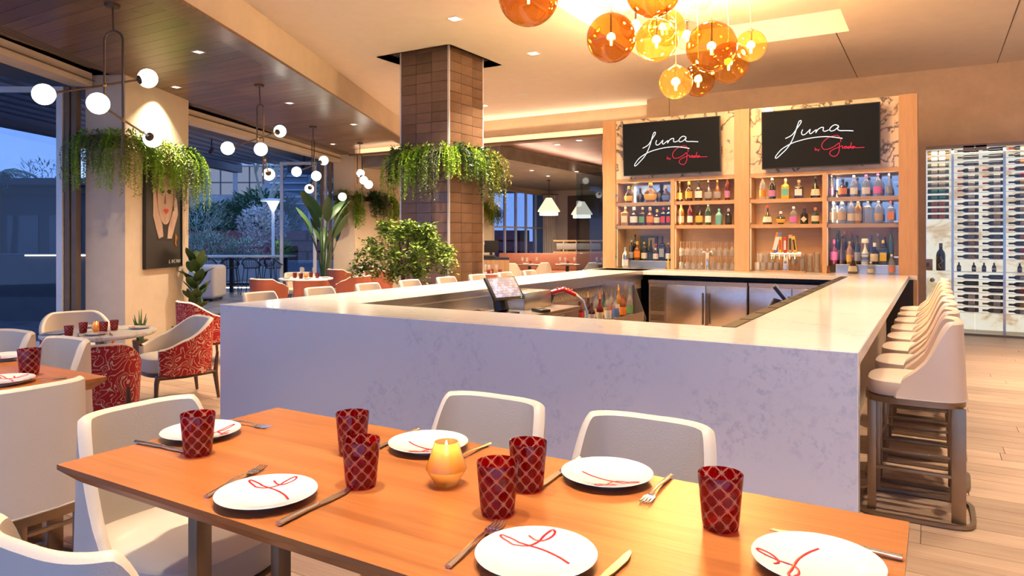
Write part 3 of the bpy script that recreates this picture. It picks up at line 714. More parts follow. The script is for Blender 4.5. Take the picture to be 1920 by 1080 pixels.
LC = {k: plain('label '+k, c, .6, var=.05) for k, c in {'cream':(.74,.62,.42),'white':(.80,.76,.70),'gold':(.70,.40,.06),'red':(.55,.03,.03),'black':(.02,.02,.02),'orange':(.75,.22,.03),'purple':(.45,.20,.40),'teal':(.12,.45,.40),'yellow':(.80,.55,.06),'pink':(.75,.15,.45),'blue':(.10,.18,.5),'tan':(.52,.36,.2),'green':(.12,.3,.12),'copper':(.5,.2,.08),'grey':(.3,.3,.3)}.items()}
PROF = {  # (radius, height) as fractions of half width and height
 'round': [(.92,0),(1,.02),(1,.56),(.95,.62),(.60,.72),(.34,.78),(.30,.82),(.30,.92)],
 'tall':  [(.92,0),(1,.02),(1,.62),(.90,.68),(.45,.78),(.36,.82),(.34,.93)],
 'square':[(.95,0),(1,.02),(1,.58),(.92,.66),(.55,.71),(.30,.75),(.27,.80),(.27,.90)],
 'bulb':  [(.55,0),(.70,.01),(.98,.18),(1,.30),(.85,.46),(.45,.60),(.26,.70),(.24,.90)],
 'decan': [(.55,0),(.6,.02),(.95,.22),(1,.36),(.9,.52),(.5,.66),(.26,.72),(.26,.86)],
 'cone':  [(.95,0),(1,.03),(.98,.20),(.72,.45),(.36,.64),(.26,.72),(.26,.92)],
 'taper': [(1,0),(1,.03),(.86,.40),(.55,.66),(.36,.80),(.32,.94)],
 'short': [(.95,0),(1,.03),(1,.52),(.92,.60),(.50,.68),(.34,.71),(.34,.86)],
 'figure':[(.95,0),(1,.03),(1,.16),(.6,.24),(.95,.34),(.9,.44),(.5,.56),(.3,.66),(.25,.80),(.6,.83),(.75,.87)],
}
CACHE = {}
def bottle(u, Y, zb, vt, wpx, prof, body, lab, cap, label, group, lh=(.12,.42), diamond=False):
    """a bottle standing at height zb, its top and width as measured on the shelf"""
    p = GY(u, 400, Y); d = -S_*p.x+C_*p.y
    zt = CH-(vt-HOR)*d/FPX; hgt = max(.08, round(zt-zb,2)); w = round(wpx*d/FPX/2, 3)
    t = T('bottle', label, 'bottle', (p.x,Y,zb), 0, group)
    key = (prof,body,w,hgt)
    sq = prof == 'square'; nseg = 4 if sq else 14
    Mx = (Matrix.Rotation(R(45),4,'Z') @ Matrix.Diagonal((1.28,1.28,1,1))) if sq else Matrix.Identity(4)
    if prof in ('bulb','decan','cone') and w > .05: Mx = Matrix.Diagonal((1,.6,1,1)) @ Mx
    if key not in CACHE:
        mb = MB().lathe([(max(r*w,.002),z*hgt) for r,z in PROF[prof]], nseg, Mx)
        CACHE[key] = mb.mesh('body', BC[body], True, .004 if sq else 0, 2)
    ob('body', CACHE[key], t)
    top = PROF[prof][-1]
    ck = ('cap',cap,w,hgt,prof)
    if ck not in CACHE: CACHE[ck] = MB().lathe([(top[0]*w*1.15,top[1]*hgt-.012),(top[0]*w*1.2,top[1]*hgt),(top[0]*w*1.1,hgt-.004),(top[0]*w*.9,hgt)], 12).mesh('cap', LC[cap], True)
    ob('cap', CACHE[ck], t)
    if lab:
        lk = ('lab',lab,w,hgt,prof,lh,diamond)
        if lk not in CACHE:
            g = MB()
            def rad(z):
                f = z/hgt
                for a, b in zip(PROF[prof], PROF[prof][1:]):
                    if a[1] <= f <= b[1]: return (a[0]+(b[0]-a[0])*(f-a[1])/(b[1]-a[1]+1e-9))*w
                return w
            if diamond: g.add([(0,-w*1.03,hgt*.12),(w*.75,-w*1.0,hgt*.30),(0,-w*1.03,hgt*.48),(-w*.75,-w*1.0,hgt*.30)], [(0,1,2,3)])
            elif sq: g.box(-w*.75,w*.75,-w*.935,-w*.91,lh[0]*hgt,lh[1]*hgt)
            else:
                fy = .6 if (prof in ('bulb','decan','cone') and w > .05) else 1
                def fn(a, b):
                    z = (lh[0]+(lh[1]-lh[0])*b)*hgt; an = R(-90)+(a-.5)*R(150); r = rad(z)+.002
                    return (r*math.cos(an), r*math.sin(an)*fy-.001, z)
                g.grid(fn, 8, 2 if prof not in ('bulb','decan') else 5)
            CACHE[lk] = g.mesh('label', LC[lab], True)
        ob('label', CACHE[lk], t)
    return t
YS = 11.42
def row(bay, shelf, zb, items, Y=YS):
    """items: u, top v, width px, shape, body, label, cap, extra words"""
    n_ = len(items)
    for k, it in enumerate(items):
        u, vt, w, prof, body, lab, cap, words = it[:8]
        bottle(u, it[8] if len(it) > 8 else Y, zb, vt, w, prof, body, lab, cap, '%s, %s from left on %s of %s bay' % (words, ORD[k], shelf, bay), 'bottles on the back bar', diamond='diamond' in words, lh=(.16,.5) if prof in ('square','short') else (.12,.42))
B1, B2, B3, B4 = 'leftmost', 'second', 'third', 'rightmost'
row(B1,'top shelf',2.19,[(1179,349,17,'decan','brown','gold','gold','round brandy decanter'),(1220,342,26,'decan','amber','gold','gold','wide brandy decanter on red stand'),(1249,349,17,'decan','purple','blue','gold','dark blue decanter')])
row(B1,'middle shelf',1.80,[(1173,386,15,'square','gold','cream','cream','square pale whiskey bottle'),(1189,388,15,'short','brown','white','white','arched whiskey bottle'),(1205,389,14,'square','brown','green','tan','whiskey bottle with green band'),(1219,389,14,'short','amber','orange','tan','amber whiskey bottle'),(1232,393,12,'short','brown','cream','gold','small whiskey bottle with cream label'),(1244,389,11,'square','dark','red','red','dark bottle with slanted red label'),(1254,389,9,'square','dark','red','white','slim dark bottle with red label')])
row(B1,'riser',1.20,[(1184,450,9,'tall','dark','grey','grey','slim black bottle'),(1195,453,12,'short','amber','orange','gold','orange-labelled bottle'),(1208,454,11,'tall','dark','cream','gold','dark bottle with cream label'),(1219,461,12,'short','dark',None,'black','small black bottle'),(1230,457,11,'tall','brown','cream','red','red-capped bottle'),(1242,443,12,'square','dark','grey','black','tall square dark bottle'),(1253,455,10,'tall','brown','white','tan','brown bottle with white label')], 11.55)
bottle(1191,11.64,1.20,440,8,'tall','dark',None,'black','tall dark bottle behind the slim black one, leftmost bay','bottles on the back bar')
bottle(1173,11.40,BZ,463,12,'tall','silver','white','grey','pale bottle with white labels standing before the leftmost riser','bottles on the back bar')
bottle(1253,11.36,BZ,483,6,'tall','yellow',None,'yellow','small yellow bottle beside the steel tray','bottles on the back bar')
row(B2,'top shelf',2.19,[(1274,338,13,'cone','brown','gold','gold','cognac bottle with gold label'),(1292,340,13,'short','brown','gold','gold','cognac bottle with tan label'),(1310,339,14,'short','brown','white','black','cognac bottle with white label'),(1328,336,14,'bulb','purple','grey','tan','flared whiskey bottle in dark violet'),(1345,335,14,'bulb','amber','grey','gold','flared whiskey bottle with silver label'),(1364,333,10,'tall','red','purple','red','slim ruby bottle')])
row(B2,'middle shelf',1.80,[(1277,381,12,'tall','gold','cream','white','pale whiskey bottle with teal base band'),(1294,381,10,'tall','red','white','tan','red bottle with white label'),(1311,381,14,'bulb','dark','gold','black','black teardrop bottle'),(1328,381,11,'tall','green','white','white','green bottle with white label'),(1348,391,13,'round','teal',None,'teal','frosted turquoise bottle'),(1366,391,12,'short','dark','black','grey','squat black bottle')])
row(B3,'top shelf',2.19,[(1430,331,11,'tall','clear','orange','red','clear peach-labelled bottle with red cap'),(1448,334,13,'tall','dark','purple','white','dark bottle with lilac label'),(1473,335,15,'square','yellow','teal','white','yellow bottle with turquoise roundel'),(1498,338,17,'square','brown','white','tan','square amaretto coloured bottle'),(1529,331,17,'cone','dark','cream','black','dark bottle with red seal')])
row(B3,'middle shelf',1.80,[(1439,386,17,'cone','brown','cream','red','brown bottle with red ribbon cap'),(1464,396,16,'decan','dark','gold','white','ball-shaped raspberry liqueur bottle'),(1488,387,14,'round','clear','pink','white','clear bottle with pink oval label'),(1508,389,14,'short','dark','cream','black','black bottle with diamond label'),(1529,389,14,'short','green','cream','copper','green bottle with tag')])
row(B4,'top shelf',2.19,[(1559,327,11,'cone','clear','purple','white','clear bottle with pale violet label'),(1580,336,15,'short','brown','orange','black','dark bottle with orange label'),(1601,328,13,'tall','clear','white','white','clear bottle with white label'),(1624,327,14,'tall','clear','white','pink','clear bottle with pinkish cap'),(1646,324,15,'round','clear','pink','pink','clear bottle with bright pink cap'),(1667,325,12,'cone','clear','grey','white','clear conical bottle')])
row(B4,'middle shelf',1.80,[(1563,376,14,'short','clear','cream','white','clear squat tequila bottle'),(1579,375,14,'short','clear','tan','white','clear tequila bottle with tan label'),(1596,374,13,'tall','clear','cream','white','clear tall tequila bottle'),(1609,374,13,'tall','gold','tan','white','golden tequila bottle'),(1627,373,17,'square','clear',None,'grey','clear square cut bottle'),(1647,373,15,'round','clear','tan','white','clear rounded tequila bottle'),(1670,375,14,'square','clear','orange','red','clear square bottle with orange label')])
row(B4,'riser',1.20,[(1564,449,13,'short','magenta','pink','pink','magenta liqueur bottle'),(1579,443,12,'taper','brown',None,'black','tall tapering brown bottle'),(1593,452,11,'tall','gold','gold','tan','gold bottle with gold label'),(1608,441,11,'tall','dark','grey','black','black bottle with grey label'),(1622,448,14,'figure','white','blue','white','white ceramic bottle with painted swirls'),(1640,455,15,'short','dark','cream','white','dark bottle with square cream label'),(1656,450,15,'square','dark','yellow','yellow','black jar with yellow label'),(1671,427,10,'tall','green',None,'red','tall green bottle')], 11.52)
for k,(u,vt,bd,cp,wd) in enumerate(((1570,433,'green','green','green-capped bottle'),(1583,434,'brown','orange','orange-capped bottle'),(1597,434,'brown','red','red-capped bottle'),(1633,441,'blue','blue','violet-blue bottle'),(1646,437,'clear','white','clear bottle with white cap'),(1659,437,'dark','orange','dark bottle with orange neck'))):
    bottle(u,11.65,1.20,vt,9,'tall',bd,'cream',cp,'%s in the back row of the rightmost riser'%wd,'bottles on the back bar')
for u,vt,w,pr,bd,lb,cp,wd in ((1599,479,17,'cone','brown','cream','red','brown bottle with red ribbon before the rightmost riser'),(1633,490,13,'round','clear','cream','white','small clear bottle before the rightmost riser'),(1672,476,11,'tall','clear','orange','white','clear bottle with orange roundel at right pillar')):
    bottle(u,11.36,BZ,vt,w,pr,bd,lb,cp,wd,'bottles on the back bar')
cu = T('copper_cup', 'copper cup at the left foot of the rightmost bay', 'cup', GY(1552,400,11.36)*1.0); cu.location.z = BZ
MB().lathe([(.03,0),(.036,.02),(.038,.11),(.034,.11),(.03,.01)],16).build('cup', plain('copper',(.42,.2,.09),.25,.9), cu)
# ------------------------------------------------------------------ glassware
def stemware(flip, s=1.0):
    pr = [(.034,0),(.034,.003),(.006,.008),(.004,.03),(.004,.085),(.012,.10),(.034,.13),(.041,.165),(.038,.20),(.034,.225),(.032,.225),(.036,.2),(.038,.165),(.03,.132),(.006,.108)]
    if flip: pr = [(r,.225-z) for r,z in reversed(pr)]
    return MB().lathe([(r*s,z*s) for r,z in pr], 14, cap=False)
me_stem_up = stemware(True).mesh('wine_glass', M_crystal, True)
me_stem = stemware(False).mesh('wine_glass', M_crystal, True)
a, b = BAYS[1]; cnt = 0
for tier in range(2):
    for rowk in range(2):
        for k in range(9):
            if 4 <= k <= 4: continue
            x = a+.07+k*(b-a-.14)/8; y = 11.40+rowk*.12; z = BZ+tier*.232
            side = 'left' if k < 4 else 'right'
            o = ob('wine_glass', me_stem_up, None, (x,y,z))
            tag(o, 'upside-down wine glass, %s %s of the tap, %s row, %s tier' % (ORD[k if k < 4 else k-5], side, ['front','back'][rowk], ['lower','upper'][tier]), 'wine glass', 'stacked wine glasses on the back bar')
t = T('glass_rack_shelf', 'thin clear shelf between the two tiers of wine glasses', 'shelf', ((a+b)/2,11.47,BZ+.2265))
MB().box(-.46,-.06,-.13,.13,0,.004).build('shelf_board', M_pane_clear, t, smooth=False); MB().box(.06,.46,-.13,.13,0,.004).build('shelf_board', M_pane_clear, t, smooth=False)
tp = GY(1327,400,11.33); t = T('water_tap', 'polished chrome water tap column between the wine glasses', 'tap', (tp.x,11.33,BZ))
MB().lathe([(.045,0),(.045,.01),(.034,.03),(.034,.26),(.04,.27),(.04,.31),(.02,.32)],18).build('column', M_chrome, t)
for s in (-1,1): MB().tube([(0,0,.29),(s*.07,-.02,.30),(s*.085,-.03,.27)],.012,8).build('spout', M_chrome, t)
MB().cyl((0,0,.31),(0,0,.35),.02,.026).build('knob', M_chrome, t)
# drip tray of bay one, gift box, decorative copita glasses
t = T('steel_tray', 'shallow polished steel tray on the leftmost back counter', 'tray', GY(1221,400,11.33)); t.location.z = BZ
MB().prism([(-.26,-.06),(.26,-.06),(.30,.08),(-.24,.08)],0,.02).build('tray', M_steel, t, bev=.004)
t = T('gift_box', 'dark gift box with a bottle in its window behind whiskey row', 'gift box', GY(1217,400,11.68)); t.location.z = 1.2
MB().box(-.15,.15,-.03,.03,0,.42).build('box', plain('slate card',(.05,.05,.055),.6), t, smooth=False)
MB().box(.0,.11,-.034,-.03,.03,.39).build('window', plain('gold card',(.5,.33,.1),.5), t, smooth=False)
MB().lathe([(.03,.03),(.034,.04),(.034,.2),(.014,.27),(.012,.36)],10,Matrix.Translation((.055,-.06,0))).build('boxed_bottle', BC['dark'], t)
for u, w in ((1200,'left'),(1236,'right')):
    o = ob('tasting_glass', MB().lathe([(.024,0),(.024,.004),(.005,.01),(.005,.06),(.022,.09),(.028,.12),(.018,.16),(.016,.16),(.024,.12)],12,cap=False).mesh('tasting_glass', M_crystal, True), None, (GY(u,400,11.40).x,11.40,2.19))
    tag(o, 'stemmed tasting glass %s of the wide decanter'%w, 'glass', 'tasting glasses')
# pint glasses and glass stacks of bay three
me_pint = MB().lathe([(.032,0),(.034,.01),(.042,.14),(.038,.14),(.030,.012)],14,cap=False).mesh('pint_glass', M_crystal, True)
a, b = BAYS[2]
for tier in range(2):
    for rowk in range(2):
        for k in range(4 if tier == 0 else 3):
            o = ob('pint_glass', me_pint, None, (a+.09+k*.095+tier*.04,11.38+rowk*.11,BZ+tier*.141))
            tag(o, 'pint glass left of beer taps, %s in the %s row, %s tier'%(ORD[k],['front','back'][rowk],['lower','upper'][tier]), 'glass', 'pint glasses by the beer taps')
me_st = MB().lathe([(.036,0),(.038,.005),(.047,.06),(.044,.06),(.034,.008)],14,cap=False).mesh('tumbler', M_crystal, True)
for k in range(3):
    for j in range(9+ (k == 2)):
        o = ob('tumbler', me_st, None, (b-.30+k*.105,11.42+.02*(k%2),BZ+j*.028))
        tag(o, 'clear tumbler, %s up in the %s stack right of the taps'%(ORD[j],['left','middle','right'][k]), 'glass', 'stacked clear tumblers')
for k in range(3):
    o = ob('wine_glass', me_stem, None, (b-.42-.1*(k%2),11.38+.1*(k//2)+.03*k,BZ+.0)); tag(o, 'upright wine glass beside the beer tap tower, %s from the right'%ORD[k], 'wine glass', 'wine glasses by the beer taps')
tp = GY(1473,400,11.32); t = T('beer_tap_tower', 'chrome beer tap tower with six coloured handles on wooden board', 'beer tap', (tp.x,11.36,BZ))
MB().box(-.29,.29,-.10,.04,0,.022).build('board', M_oak_x, t, bev=.004)
MB().lathe([(.075,.022),(.075,.03),(.055,.05),(.05,.22),(.06,.24)],20).build('column', M_chrome, t)
MB().tube([(-.22,0,.27),(.22,0,.27)],.045,14).build('crossbar', M_chrome, t)
hc = [('white',-.17,.30),('blue',-.145,.30),('yellow',-.085,.24),('red',-.01,.23),('tan',.075,.27),('yellow',.14,.25)]
hc = [('orange',-.19,-.05),('blue',-.16,-.04),('yellow',-.08,0),('red',-.01,0),('tan',.065,.02),('yellow',.14,.06)]
for j,(c_,x,ln) in enumerate(hc):
    hgt = [.32,.32,.25,.24,.28,.26][j]
    hd = MB().prism([(-.022,-.012),(.022,-.012),(.026,.012),(-.026,.012)],0,hgt); Mx = Matrix.Translation((x,-.03,.29)) @ Matrix.Rotation(R([14,14,0,0,0,-8][j]),4,'Y')
    hd.xf(Mx); o = hd.build('tap_handle', LC[c_], t, bev=.004); o['label'] = '%s beer tap handle'%c_
    b2 = MB().box(-.014,.014,-.0155,-.0125,.05,hgt*.8); b2.xf(Mx); b2.build('handle_badge', LC[['white','white','red','white','black','black'][j]], o, smooth=False)
    MB().tube([(x,-.02,.27),(x,-.07,.26),(x,-.085,.2)],.01,8).build('faucet', M_chrome, t)
MB().lathe([(.001,0),(.022,0),(.022,.004)],14,Matrix.Translation((0,-.056,.15)) @ Matrix.Rotation(R(90),4,'X')).build('badge', LC['blue'], t)
# speed rail bottles inside the bar
rl = T('speed_rail', 'steel speed rail holding pour-spout bottles inside the bar', 'bottle rail', (-3.6,8.0,0))
P(MB().box(-3.86,-3.30,6.98,8.9,.50,.52), 'tray', M_steel, rl, smooth=False)
P(MB().box(-3.31,-3.30,6.98,8.9,.52,.62), 'lip', M_steel, rl, smooth=False)
P(MB().box(-3.90,-3.47,8.92,8.94,.52,1.0), 'back_plate', M_steel, rl, smooth=False)
g = MB(); g.prism([(-3.9,.3),(-3.36,.3),(-3.29,.52),(-3.46,.96),(-3.9,.96)],0,.014, Matrix(((1,0,0,0),(0,0,1,8.95),(0,1,0,0),(0,0,0,1)))); P(g, 'end_plate', M_steel_dk, rl, smooth=False)
for x in (-3.82,-3.36):
    for y in (7.02,8.86): P(MB().cyl((x,y,0),(x,y,.5),.015), 'leg', M_steel, rl)
sr = [('brown','white','red','brown rum'),('red','cream','orange','red vermouth'),('clear','white','grey','clear vodka'),('clear','blue','blue','blue-necked gin'),('amber','orange','black','amber whiskey'),('clear','green','green','clear tequila'),('red','red','red','red bitters'),('brown','cream','gold','brown whiskey'),('clear','cream','grey','clear rum'),('green','yellow','black','green liqueur'),('clear','red','white','clear red-label'),('gold','white','gold','golden tequila')]
for k,(bd,lb,cp,wd) in enumerate(sr):
    x = -3.42-(k//6)*.2; y = 7.5+(k%6)*.24+.1*(k//6)
    t = T('pour_bottle', '%s bottle with pour spout, %s in %s row of rail'%(wd,ORD[k%6],['front','back'][k//6]), 'bottle', (x,y,.52), 0, 'bottles in the speed rail')
    w, hgt = .042, .34+.03*(k%3)
    MB().lathe([(max(r*w,.002),z*hgt) for r,z in PROF['tall']],12).build('body', BC[bd], t)
    MB().lathe([(w*1.02,.09),(w*1.02,.19)],12,cap=False).build('label', LC[lb], t)
    MB().tube([(0,0,hgt*.9),(0,0,hgt),(0,-.01,hgt+.05)],[.014,.012,.005],8).build('pour_spout', LC[cp] if k%2 else M_chrome, t)
# ================================================================== SEATING
def sup(a, b, th, n=3.0):
    c, s = math.cos(th), math.sin(th)
    return (a*math.copysign(abs(c)**(2/n), c), b*math.copysign(abs(s)**(2/n), s))
def rounded(a, b, n=3.2, k=40, M=None): return [sup(a, b, 2*PI*i/k, n) for i in range(k)]
def pad(outline, z0, z1, r=.03, crown=.015):
    """a soft cushion from an outline"""
    mb = MB(); k = len(outline); rings = []
    def ring(f, z): return [(x*f, y*f, z) for x, y in outline]
    for f, z in ((.92,z0),(.985,z0+r*.4),(1,z0+r),(1,z1-r),(.985,z1-r*.4),(.93,z1-.003),(.6,z1+crown*.7),(.25,z1+crown)): rings.append(ring(f,z))
    vs_ = [p for rg in rings for p in rg]; fs = []
    for j in range(len(rings)-1):
        for i in range(k): fs.append((j*k+i, j*k+(i+1)%k, (j+1)*k+(i+1)%k, (j+1)*k+i))
    fs.append(tuple(range(k-1,-1,-1))); fs.append(tuple(range((len(rings)-1)*k, len(rings)*k)))
    return mb.add(vs_, fs)
def shell(a, b, n, span, zb, zt, th, flare, nu=36, nv=8, split=False):
    """a wrapped back: outline half-sizes a,b; span = half angle round the rear; zt(t) top height"""
    outer, inner = MB(), MB()
    def pt(t, f, off):
        an = R(-90)+t*span; z = zb+(zt(t)-zb)*f; k = 1+flare*f
        x, y = sup((a-off)*k, (b-off)*k, an, n); return (x, y, z)
    outer.grid(lambda i, j: pt(i*2-1, j, 0), nu, nv)
    inner.grid(lambda i, j: pt(i*2-1, j, th), nu, nv, flip=True)
    rim = MB()
    def rimpt(i, j):
        t = i*2-1; o = Vector(pt(t,1,0)); q = Vector(pt(t,1,th)); m_ = o.lerp(q, j); m_.z += math.sin(PI*j)*th*.35; return m_
    rim.grid(rimpt, nu, 6)
    for s in (-1, 1):
        def edge(i, j, s=s):
            o = Vector(pt(s,j,0)); q = Vector(pt(s,j,th)); m_ = o.lerp(q, i)
            e = Vector(pt(s,j,th/2))-Vector(pt(s*.97,j,th/2)); e.z = 0
            if e.length > 1e-6: m_ += e.normalized()*math.sin(PI*i)*th*.4
            return m_
        rim.grid(edge, 5, nv, flip=(s > 0))
    rim.grid(lambda i, j: Vector(pt(i*2-1,0,0)).lerp(Vector(pt(i*2-1,0,th)), j), nu, 1, flip=True)
    if split: inner.add(rim.v, rim.f); return outer, inner
    outer.add(inner.v, inner.f); outer.add(rim.v, rim.f); return outer
def smooth01(x): x = max(0, min(1, x)); return x*x*(3-2*x)
def make_stool(name, label, leather, group, a=.25, th=.045, fl=-.07, span=R(98), top=1.115):
    """front is +y, back is -y"""
    t = T(name, label, 'bar stool', (0,0,0), 0, group)
    ol = [sup(a-.012,.245,2*PI*i/44,3.4) for i in range(44)]
    pad(ol, .685, .785, .03, .012).build('seat', leather, t)
    def zt(q):
        q = abs(q); q0 = .52
        return top if q < q0 else top-(top-.74)*((q-q0)/(1-q0))**1.7
    shell(a,.26,3.6,span,.69,zt,th,fl,48,10).build('backrest', leather, t)
    MB().tube([(*sup(a+.001,.261,R(-90)+q/20*span,3.6),.692) for q in range(-20,21)],.004,6).build('piping', M_cream_dk, t)
    MB().prism([sup(a-.004,.255,2*PI*i/44,3.4) for i in range(44)], .655, .687).build('seat_frame', M_bronze, t)
    x, y = a-.06, .215
    for sx_ in (-1,1):
        MB().prism([(sx_*x-.013,-y-.035),(sx_*x+.013,-y-.035),(sx_*x+.013,-y+.035),(sx_*x-.013,-y+.035)],.022,.657).build('leg', M_bronze, t, bev=.003)
        MB().prism([(sx_*x-.013,y-.025),(sx_*x+.013,y-.025),(sx_*x+.013,y+.02),(sx_*x-.013,y+.02)],.022,.657).build('leg', M_bronze, t, bev=.003)
    MB().tube([(*sup(.24,.29,2*PI*i/40,5),.016) for i in range(40)],.018,4,closed=True,flat=.8).build('base_ring', M_bronze, t)
    MB().box(-x,x,y-.012,y+.012,.26,.285).build('foot_bar', M_bronze, t, bev=.003)
    for s in (-1,1): MB().box(s*x-.012,s*x+.012,-y,y,.265,.282).build('side_bar', M_bronze, t, bev=.002)
    for a_ in (R(40),R(140),R(220),R(320)):
        px, py = sup(.235,.285,a_,5); MB().cyl((px,py,0),(px,py,.006),.012).build('glide', M_rubber, t)
    return t
st = make_stool('bar_stool','blush leather bar stool nearest the viewer on the right of bar',M_blush,'bar stools along the right of the bar')
st.location = (-.10,4.78,0); st.rotation_euler = (0,0,R(90))
for k in range(1,8): dup(st, 'blush leather bar stool, %s from the viewer along the right of bar'%ORD[k], (-.10,4.78+.66*k,0), R(90)+random.uniform(-.03,.03))
cs = make_stool('bar_stool','cream leather bar stool at left end of the set teak table',M_cream,'cream stools at the high tables',.215,.03,-.04,R(92),1.10)
cs.location = (-1.80,1.21,0); cs.rotation_euler = (0,0,R(-90))
for lb, loc, rz in (('cream leather bar stool behind teak table, left of the pair',(-1.16,1.63,0),R(180)),('cream leather bar stool behind teak table, right of the pair',(-.665,1.63,0),R(180)),
    ('cream leather bar stool cut off at the bottom left corner',(-1.28,.80,0),R(4)),('cream leather bar stool at right end of the far-left high table',(-2.79,1.19,0),R(90)),
    ('cream leather bar stool behind far-left high table, farther left',(-4.14,1.63,0),R(180)),('cream leather bar stool behind far-left high table, nearer the bar',(-3.62,1.63,0),R(180))):
    dup(cs, lb, loc, rz)
for k in range(8): dup(cs, 'cream bar stool on the left of bar, %s from the viewer'%ORD[k], (-5.0,4.25+.70*k,0), R(-90)+random.uniform(-.04,.04), 'bar stools along the left of the bar')
# ------------------------------------------------------------------ high tables
def high_table(x0, x1, y0, y1, label):
    t = T('high_table', label, 'table', ((x0+x1)/2,(y0+y1)/2,0), 0, 'teak high tables'); w, d = (x1-x0)/2, (y1-y0)/2
    m = MB(); k = .035
    P8 = [(-w+k,-d+k,1.025),(w-k,-d+k,1.025),(w-k,d-k,1.025),(-w+k,d-k,1.025),(-w,-d,1.058),(w,-d,1.058),(w,d,1.058),(-w,d,1.058),(-w,-d,1.07),(w,-d,1.07),(w,d,1.07),(-w,d,1.07)]
    F = [(3,2,1,0),(8,9,10,11)]
    for r_ in (0,4): F += [(r_+i,r_+(i+1)%4,r_+4+(i+1)%4,r_+4+i) for i in range(4)]
    m.add(P8, F); m.build('table_top', M_teak, t, smooth=False)
    for sx_ in (-1,1):
        for y in (-.18,.05): MB().box(sx_*(w-.33)-.016,sx_*(w-.33)+.016,y-.02,y+.02,.02,1.025).build('leg', M_bronze, t, bev=.003)
        MB().box(sx_*(w-.33)-.03,sx_*(w-.33)+.03,-d+.08,d-.08,0,.022).build('foot', M_bronze, t, bev=.003)
    MB().box(-w+.3,w-.3,-.02,.02,.995,1.02).build('stretcher', M_bronze, t, smooth=False)
    return t
high_table(-1.756,-.04,.862,1.505,'long teak high table set for six in the foreground')
high_table(-4.42,-2.70,.862,1.505,'teak high table at the left edge of the picture')
# ------------------------------------------------------------------ tableware
TZ = 1.07
PPROF = [(.052,0),(.056,0),(.058,.004),(.078,.009),(.099,.0165),(.1005,.0175),(.0995,.0185),(.080,.0135),(.066,.0105),(.060,.0085),(.001,.008)]
def zpl(r):
    for (r1,z1),(r0,z0) in zip(PPROF[6:],PPROF[7:]):
        if r0 <= r <= r1: return z0+(z1-z0)*(r-r0)/(r1-r0)
    return .0185
me_plate = MB().lathe(PPROF, 48).mesh('dish', M_porc, True)
pc = G(500,925,TZ+.012); EMB = []
raw = [(935,640),(958,653),(1000,657),(1050,650),(1092,638),(1105,628),(1085,626),(1030,640),(960,664),(890,680),(820,678),(770,664),(750,652),(768,647),(820,656),(890,677),(960,700),(1015,733),(1042,766)]
for x, y in raw:
    q = G(280+x*.25, 740+y*.25, TZ+.014)-pc; EMB.append((q.x,q.y))
mx = max(math.hypot(*e) for e in EMB); EMB = [(x*min(1,.094/mx),y*min(1,.094/mx)) for x,y in EMB]
me_emb = MB().tube([(x,y,zpl(math.hypot(x,y))+.0006) for x,y in stroke_pts(EMB,5)],.0023,6,flat=.3,up=(0,0,1)).mesh('red_flourish', M_logo_red, True)
def plate(loc, rz, label, group, s=1.0, emb=True):
    t = T('plate', label, 'plate', loc, rz, group); t.scale = (s,s,s)
    ob('dish', me_plate, t)
    if emb: ob('red_flourish', me_emb, t)
    return t
# cut ruby glass: clear cuts in a diamond lattice with stars at the crossings
n = NT('ruby cut glass'); sp_ = n.n('ShaderNodeSeparateXYZ'); n.l(n.obj(), sp_.inputs[0])
an = n.math('MULTIPLY', n.math('ARCTAN2', sp_.outputs['Y'], sp_.outputs['X']), 8/(2*PI)); hz = n.math('MULTIPLY', sp_.outputs['Z'], 34.0)
p1_ = n.math('ADD', an, hz); p2_ = n.math('SUBTRACT', an, hz)
d1 = n.math('ABSOLUTE', n.math('SUBTRACT', n.math('FRACT', n.math('ADD', p1_, 20.0)), .5)); d2 = n.math('ABSOLUTE', n.math('SUBTRACT', n.math('FRACT', n.math('ADD', p2_, 20.0)), .5))
ln = n.math('MAXIMUM', n.ramp(d1, [(.0,1.0),(.055,1.0),(.075,0.0)]), n.ramp(d2, [(.0,1.0),(.055,1.0),(.075,0.0)]))
rr = n.math('SQRT', n.math('ADD', n.math('MULTIPLY', d1, d1), n.math('MULTIPLY', d2, d2)))
sd = n.math('MINIMUM', n.math('ABSOLUTE', n.math('SUBTRACT', d1, d2)), n.math('MINIMUM', d1, d2))
star = n.math('MULTIPLY', n.ramp(rr, [(.24,1.0),(.32,0.0)]), n.ramp(sd, [(.03,1.0),(.06,0.0)]))
cut = n.math('MAXIMUM', ln, star)
tr = n.n('ShaderNodeBsdfTransparent'); n.l(n.mix(cut, (.60,.012,.03), (.90,.74,.72)), tr.inputs[0])
df = n.n('ShaderNodeBsdfTranslucent'); n.l(n.mix(cut, (.40,.004,.012), (.72,.58,.52)), df.inputs[0])
m1 = n.n('ShaderNodeMixShader'); n.l(n.mix(cut, (.28,.28,.28), (.5,.5,.5)), m1.inputs[0]); n.l(tr.outputs[0], m1.inputs[1]); n.l(df.outputs[0], m1.inputs[2])
gl = n.n('ShaderNodeBsdfGlossy'); gl.inputs['Roughness'].default_value = .05
n.l(n.bump(cut,.6,.002), gl.inputs['Normal'])
m2 = n.n('ShaderNodeMixShader'); n.l(n.schlick(.04), m2.inputs[0]); n.l(m1.outputs[0], m2.inputs[1]); n.l(gl.outputs[0], m2.inputs[2]); n.l(m2.outputs[0], n.out.inputs[0]); M_ruby = n.m
me_tum = MB().lathe([(.028,0),(.031,.002),(.033,.012),(.0405,.099),(.040,.1005),(.0385,.1),(.031,.014),(.028,.010),(.001,.010)], 40).mesh('cut_glass_tumbler', M_ruby, True)
